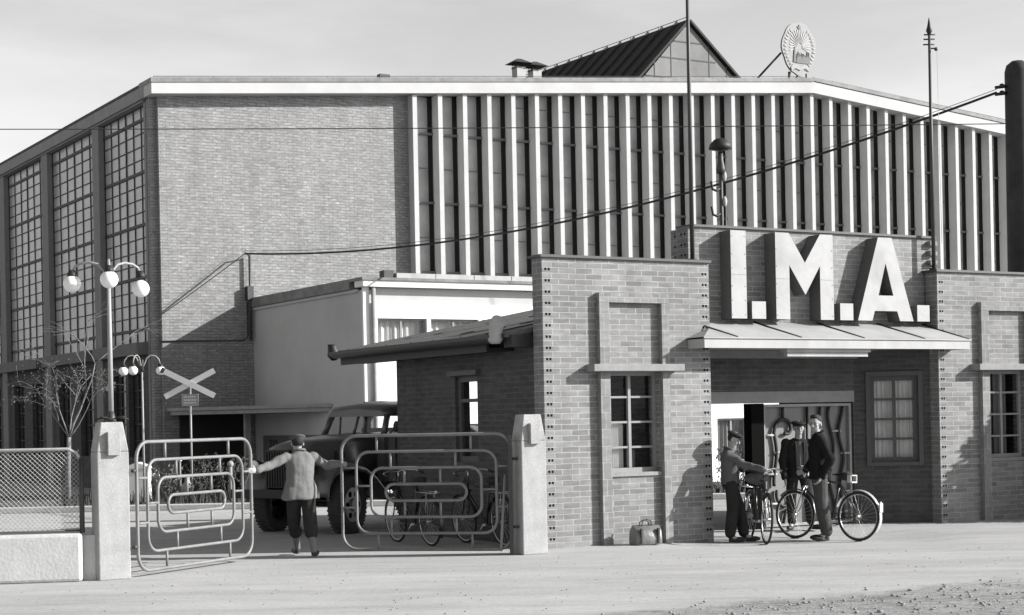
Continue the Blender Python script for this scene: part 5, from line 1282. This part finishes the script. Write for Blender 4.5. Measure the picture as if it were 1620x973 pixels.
# man in the middle, facing the camera
dx, dy = 4.16, 24.75
person('man in cap and open dark jacket facing the street before the scrolled gate',
  dict(foot=(dx, dy), head=(dx+.0, dy-.06, 1.48), face=(.12, -.97, -.15), shL=(dx+.18, dy, 1.27), shR=(dx-.18, dy, 1.27),
       elL=(dx+.24, dy-.04, 1.0), elR=(dx-.24, dy-.02, 1.0), wrL=(dx+.12, dy-.22, .86), wrR=(dx-.22, dy-.12, .76), palmL=(0,0,1), palmR=(0,-1,0),
       hipL=(dx+.09, dy, .82), hipR=(dx-.09, dy, .82), knL=(dx+.13, dy-.05, .45), knR=(dx-.12, dy-.03, .45), anL=(dx+.17, dy+.02, .09), anR=(dx-.12, dy-.05, .09), toeL=(.5,-.9,0), toeR=(-.4,-.9,0)),
  dict(trousers=M['trouser'], top=M['darkcloth2'], cap=M['darkcloth2']), yaw=0, fwsign=-1, hem=-.05, cap=True, openfront=True, s=.97, seed=7)
# man in black jacket (body side-on facing left, head towards the street)
ex, ey = 4.05, 22.50
bare = person('bareheaded man in black jacket standing side-on with a hand in his pocket by the bicycle',
  dict(foot=(ex, ey), head=(ex-.04, ey-.02, 1.555), face=(-.55, -.82, -.05), shL=(ex-.02, ey-.17, 1.36), shR=(ex+.02, ey+.17, 1.36),
       elL=(ex+.11, ey-.25, 1.09), elR=(ex-.02, ey+.25, 1.08), wrL=(ex+.0, ey-.19, .86), wrR=(ex-.14, ey+.26, .93), hdL=(-.5,.25,-.8), hdR=(-.8,.5,-.3), palmL=(0,-1,0), palmR=(0,0,1),
       hipL=(ex, ey-.09, .88), hipR=(ex, ey+.09, .88), knL=(ex+.0, ey-.10, .48), knR=(ex+.06, ey+.09, .48), anL=(ex+.08, ey-.08, .09), anR=(ex+.10, ey+.10, .09), toeL=(-1,-.25,0), toeR=(-1,0,0)),
  dict(trousers=M['trouser2'], top=M['darkcloth']), yaw=R(-92), fwsign=-1, hem=-.06, hair=True, collar=True, baggy=1.2, s=1.0, seed=2)

for p_, l_ in ((boy, (3.05, 23.42, -.06)), (bare, (4.20, 23.31, -.06))): p_.location = l_; p_.scale = (1.035,)*3

# leather bag on the ground
t = thing('leather_bag', 'shiny leather hold-all with handles on the ground against the left pylon', 'bag', G(1.33, -.33), AL-R(6))
b = MB(); skin_sections(b, [[(x, -wd*math.cos(a)*.5+0, z) for a, z in ()] or [(x,-wd,.0),(x,-wd*1.08,.08),(x,-wd*.85,.19),(x,-wd*.25,.25),(x,wd*.25,.25),(x,wd*.85,.19),(x,wd*1.08,.08),(x,wd,.0)] for x, wd in ((-.20,.085),(-.185,.11),(0,.125),(.185,.11),(.20,.085))]); b.build('bag_body', M['leather'], t, bevel=.012)
b = MB(); b.tube([(-.07,-.03,.25),(-.065,-.035,.31),(0,-.035,.335),(.065,-.035,.31),(.07,-.03,.25)], .008, 6); b.tube([(-.07,.03,.25),(-.065,.035,.30),(0,.035,.325),(.065,.035,.30),(.07,.03,.25)], .008, 6); b.build('handle', M['iron2'], t)
b = MB(); b.box(-.14,-.115,-.145,-.10,.02,.22); b.box(.115,.14,-.145,-.10,.02,.22); b.box(-.19,.19,-.012,.012,.245,.262); b.build('strap', M['iron'], t)
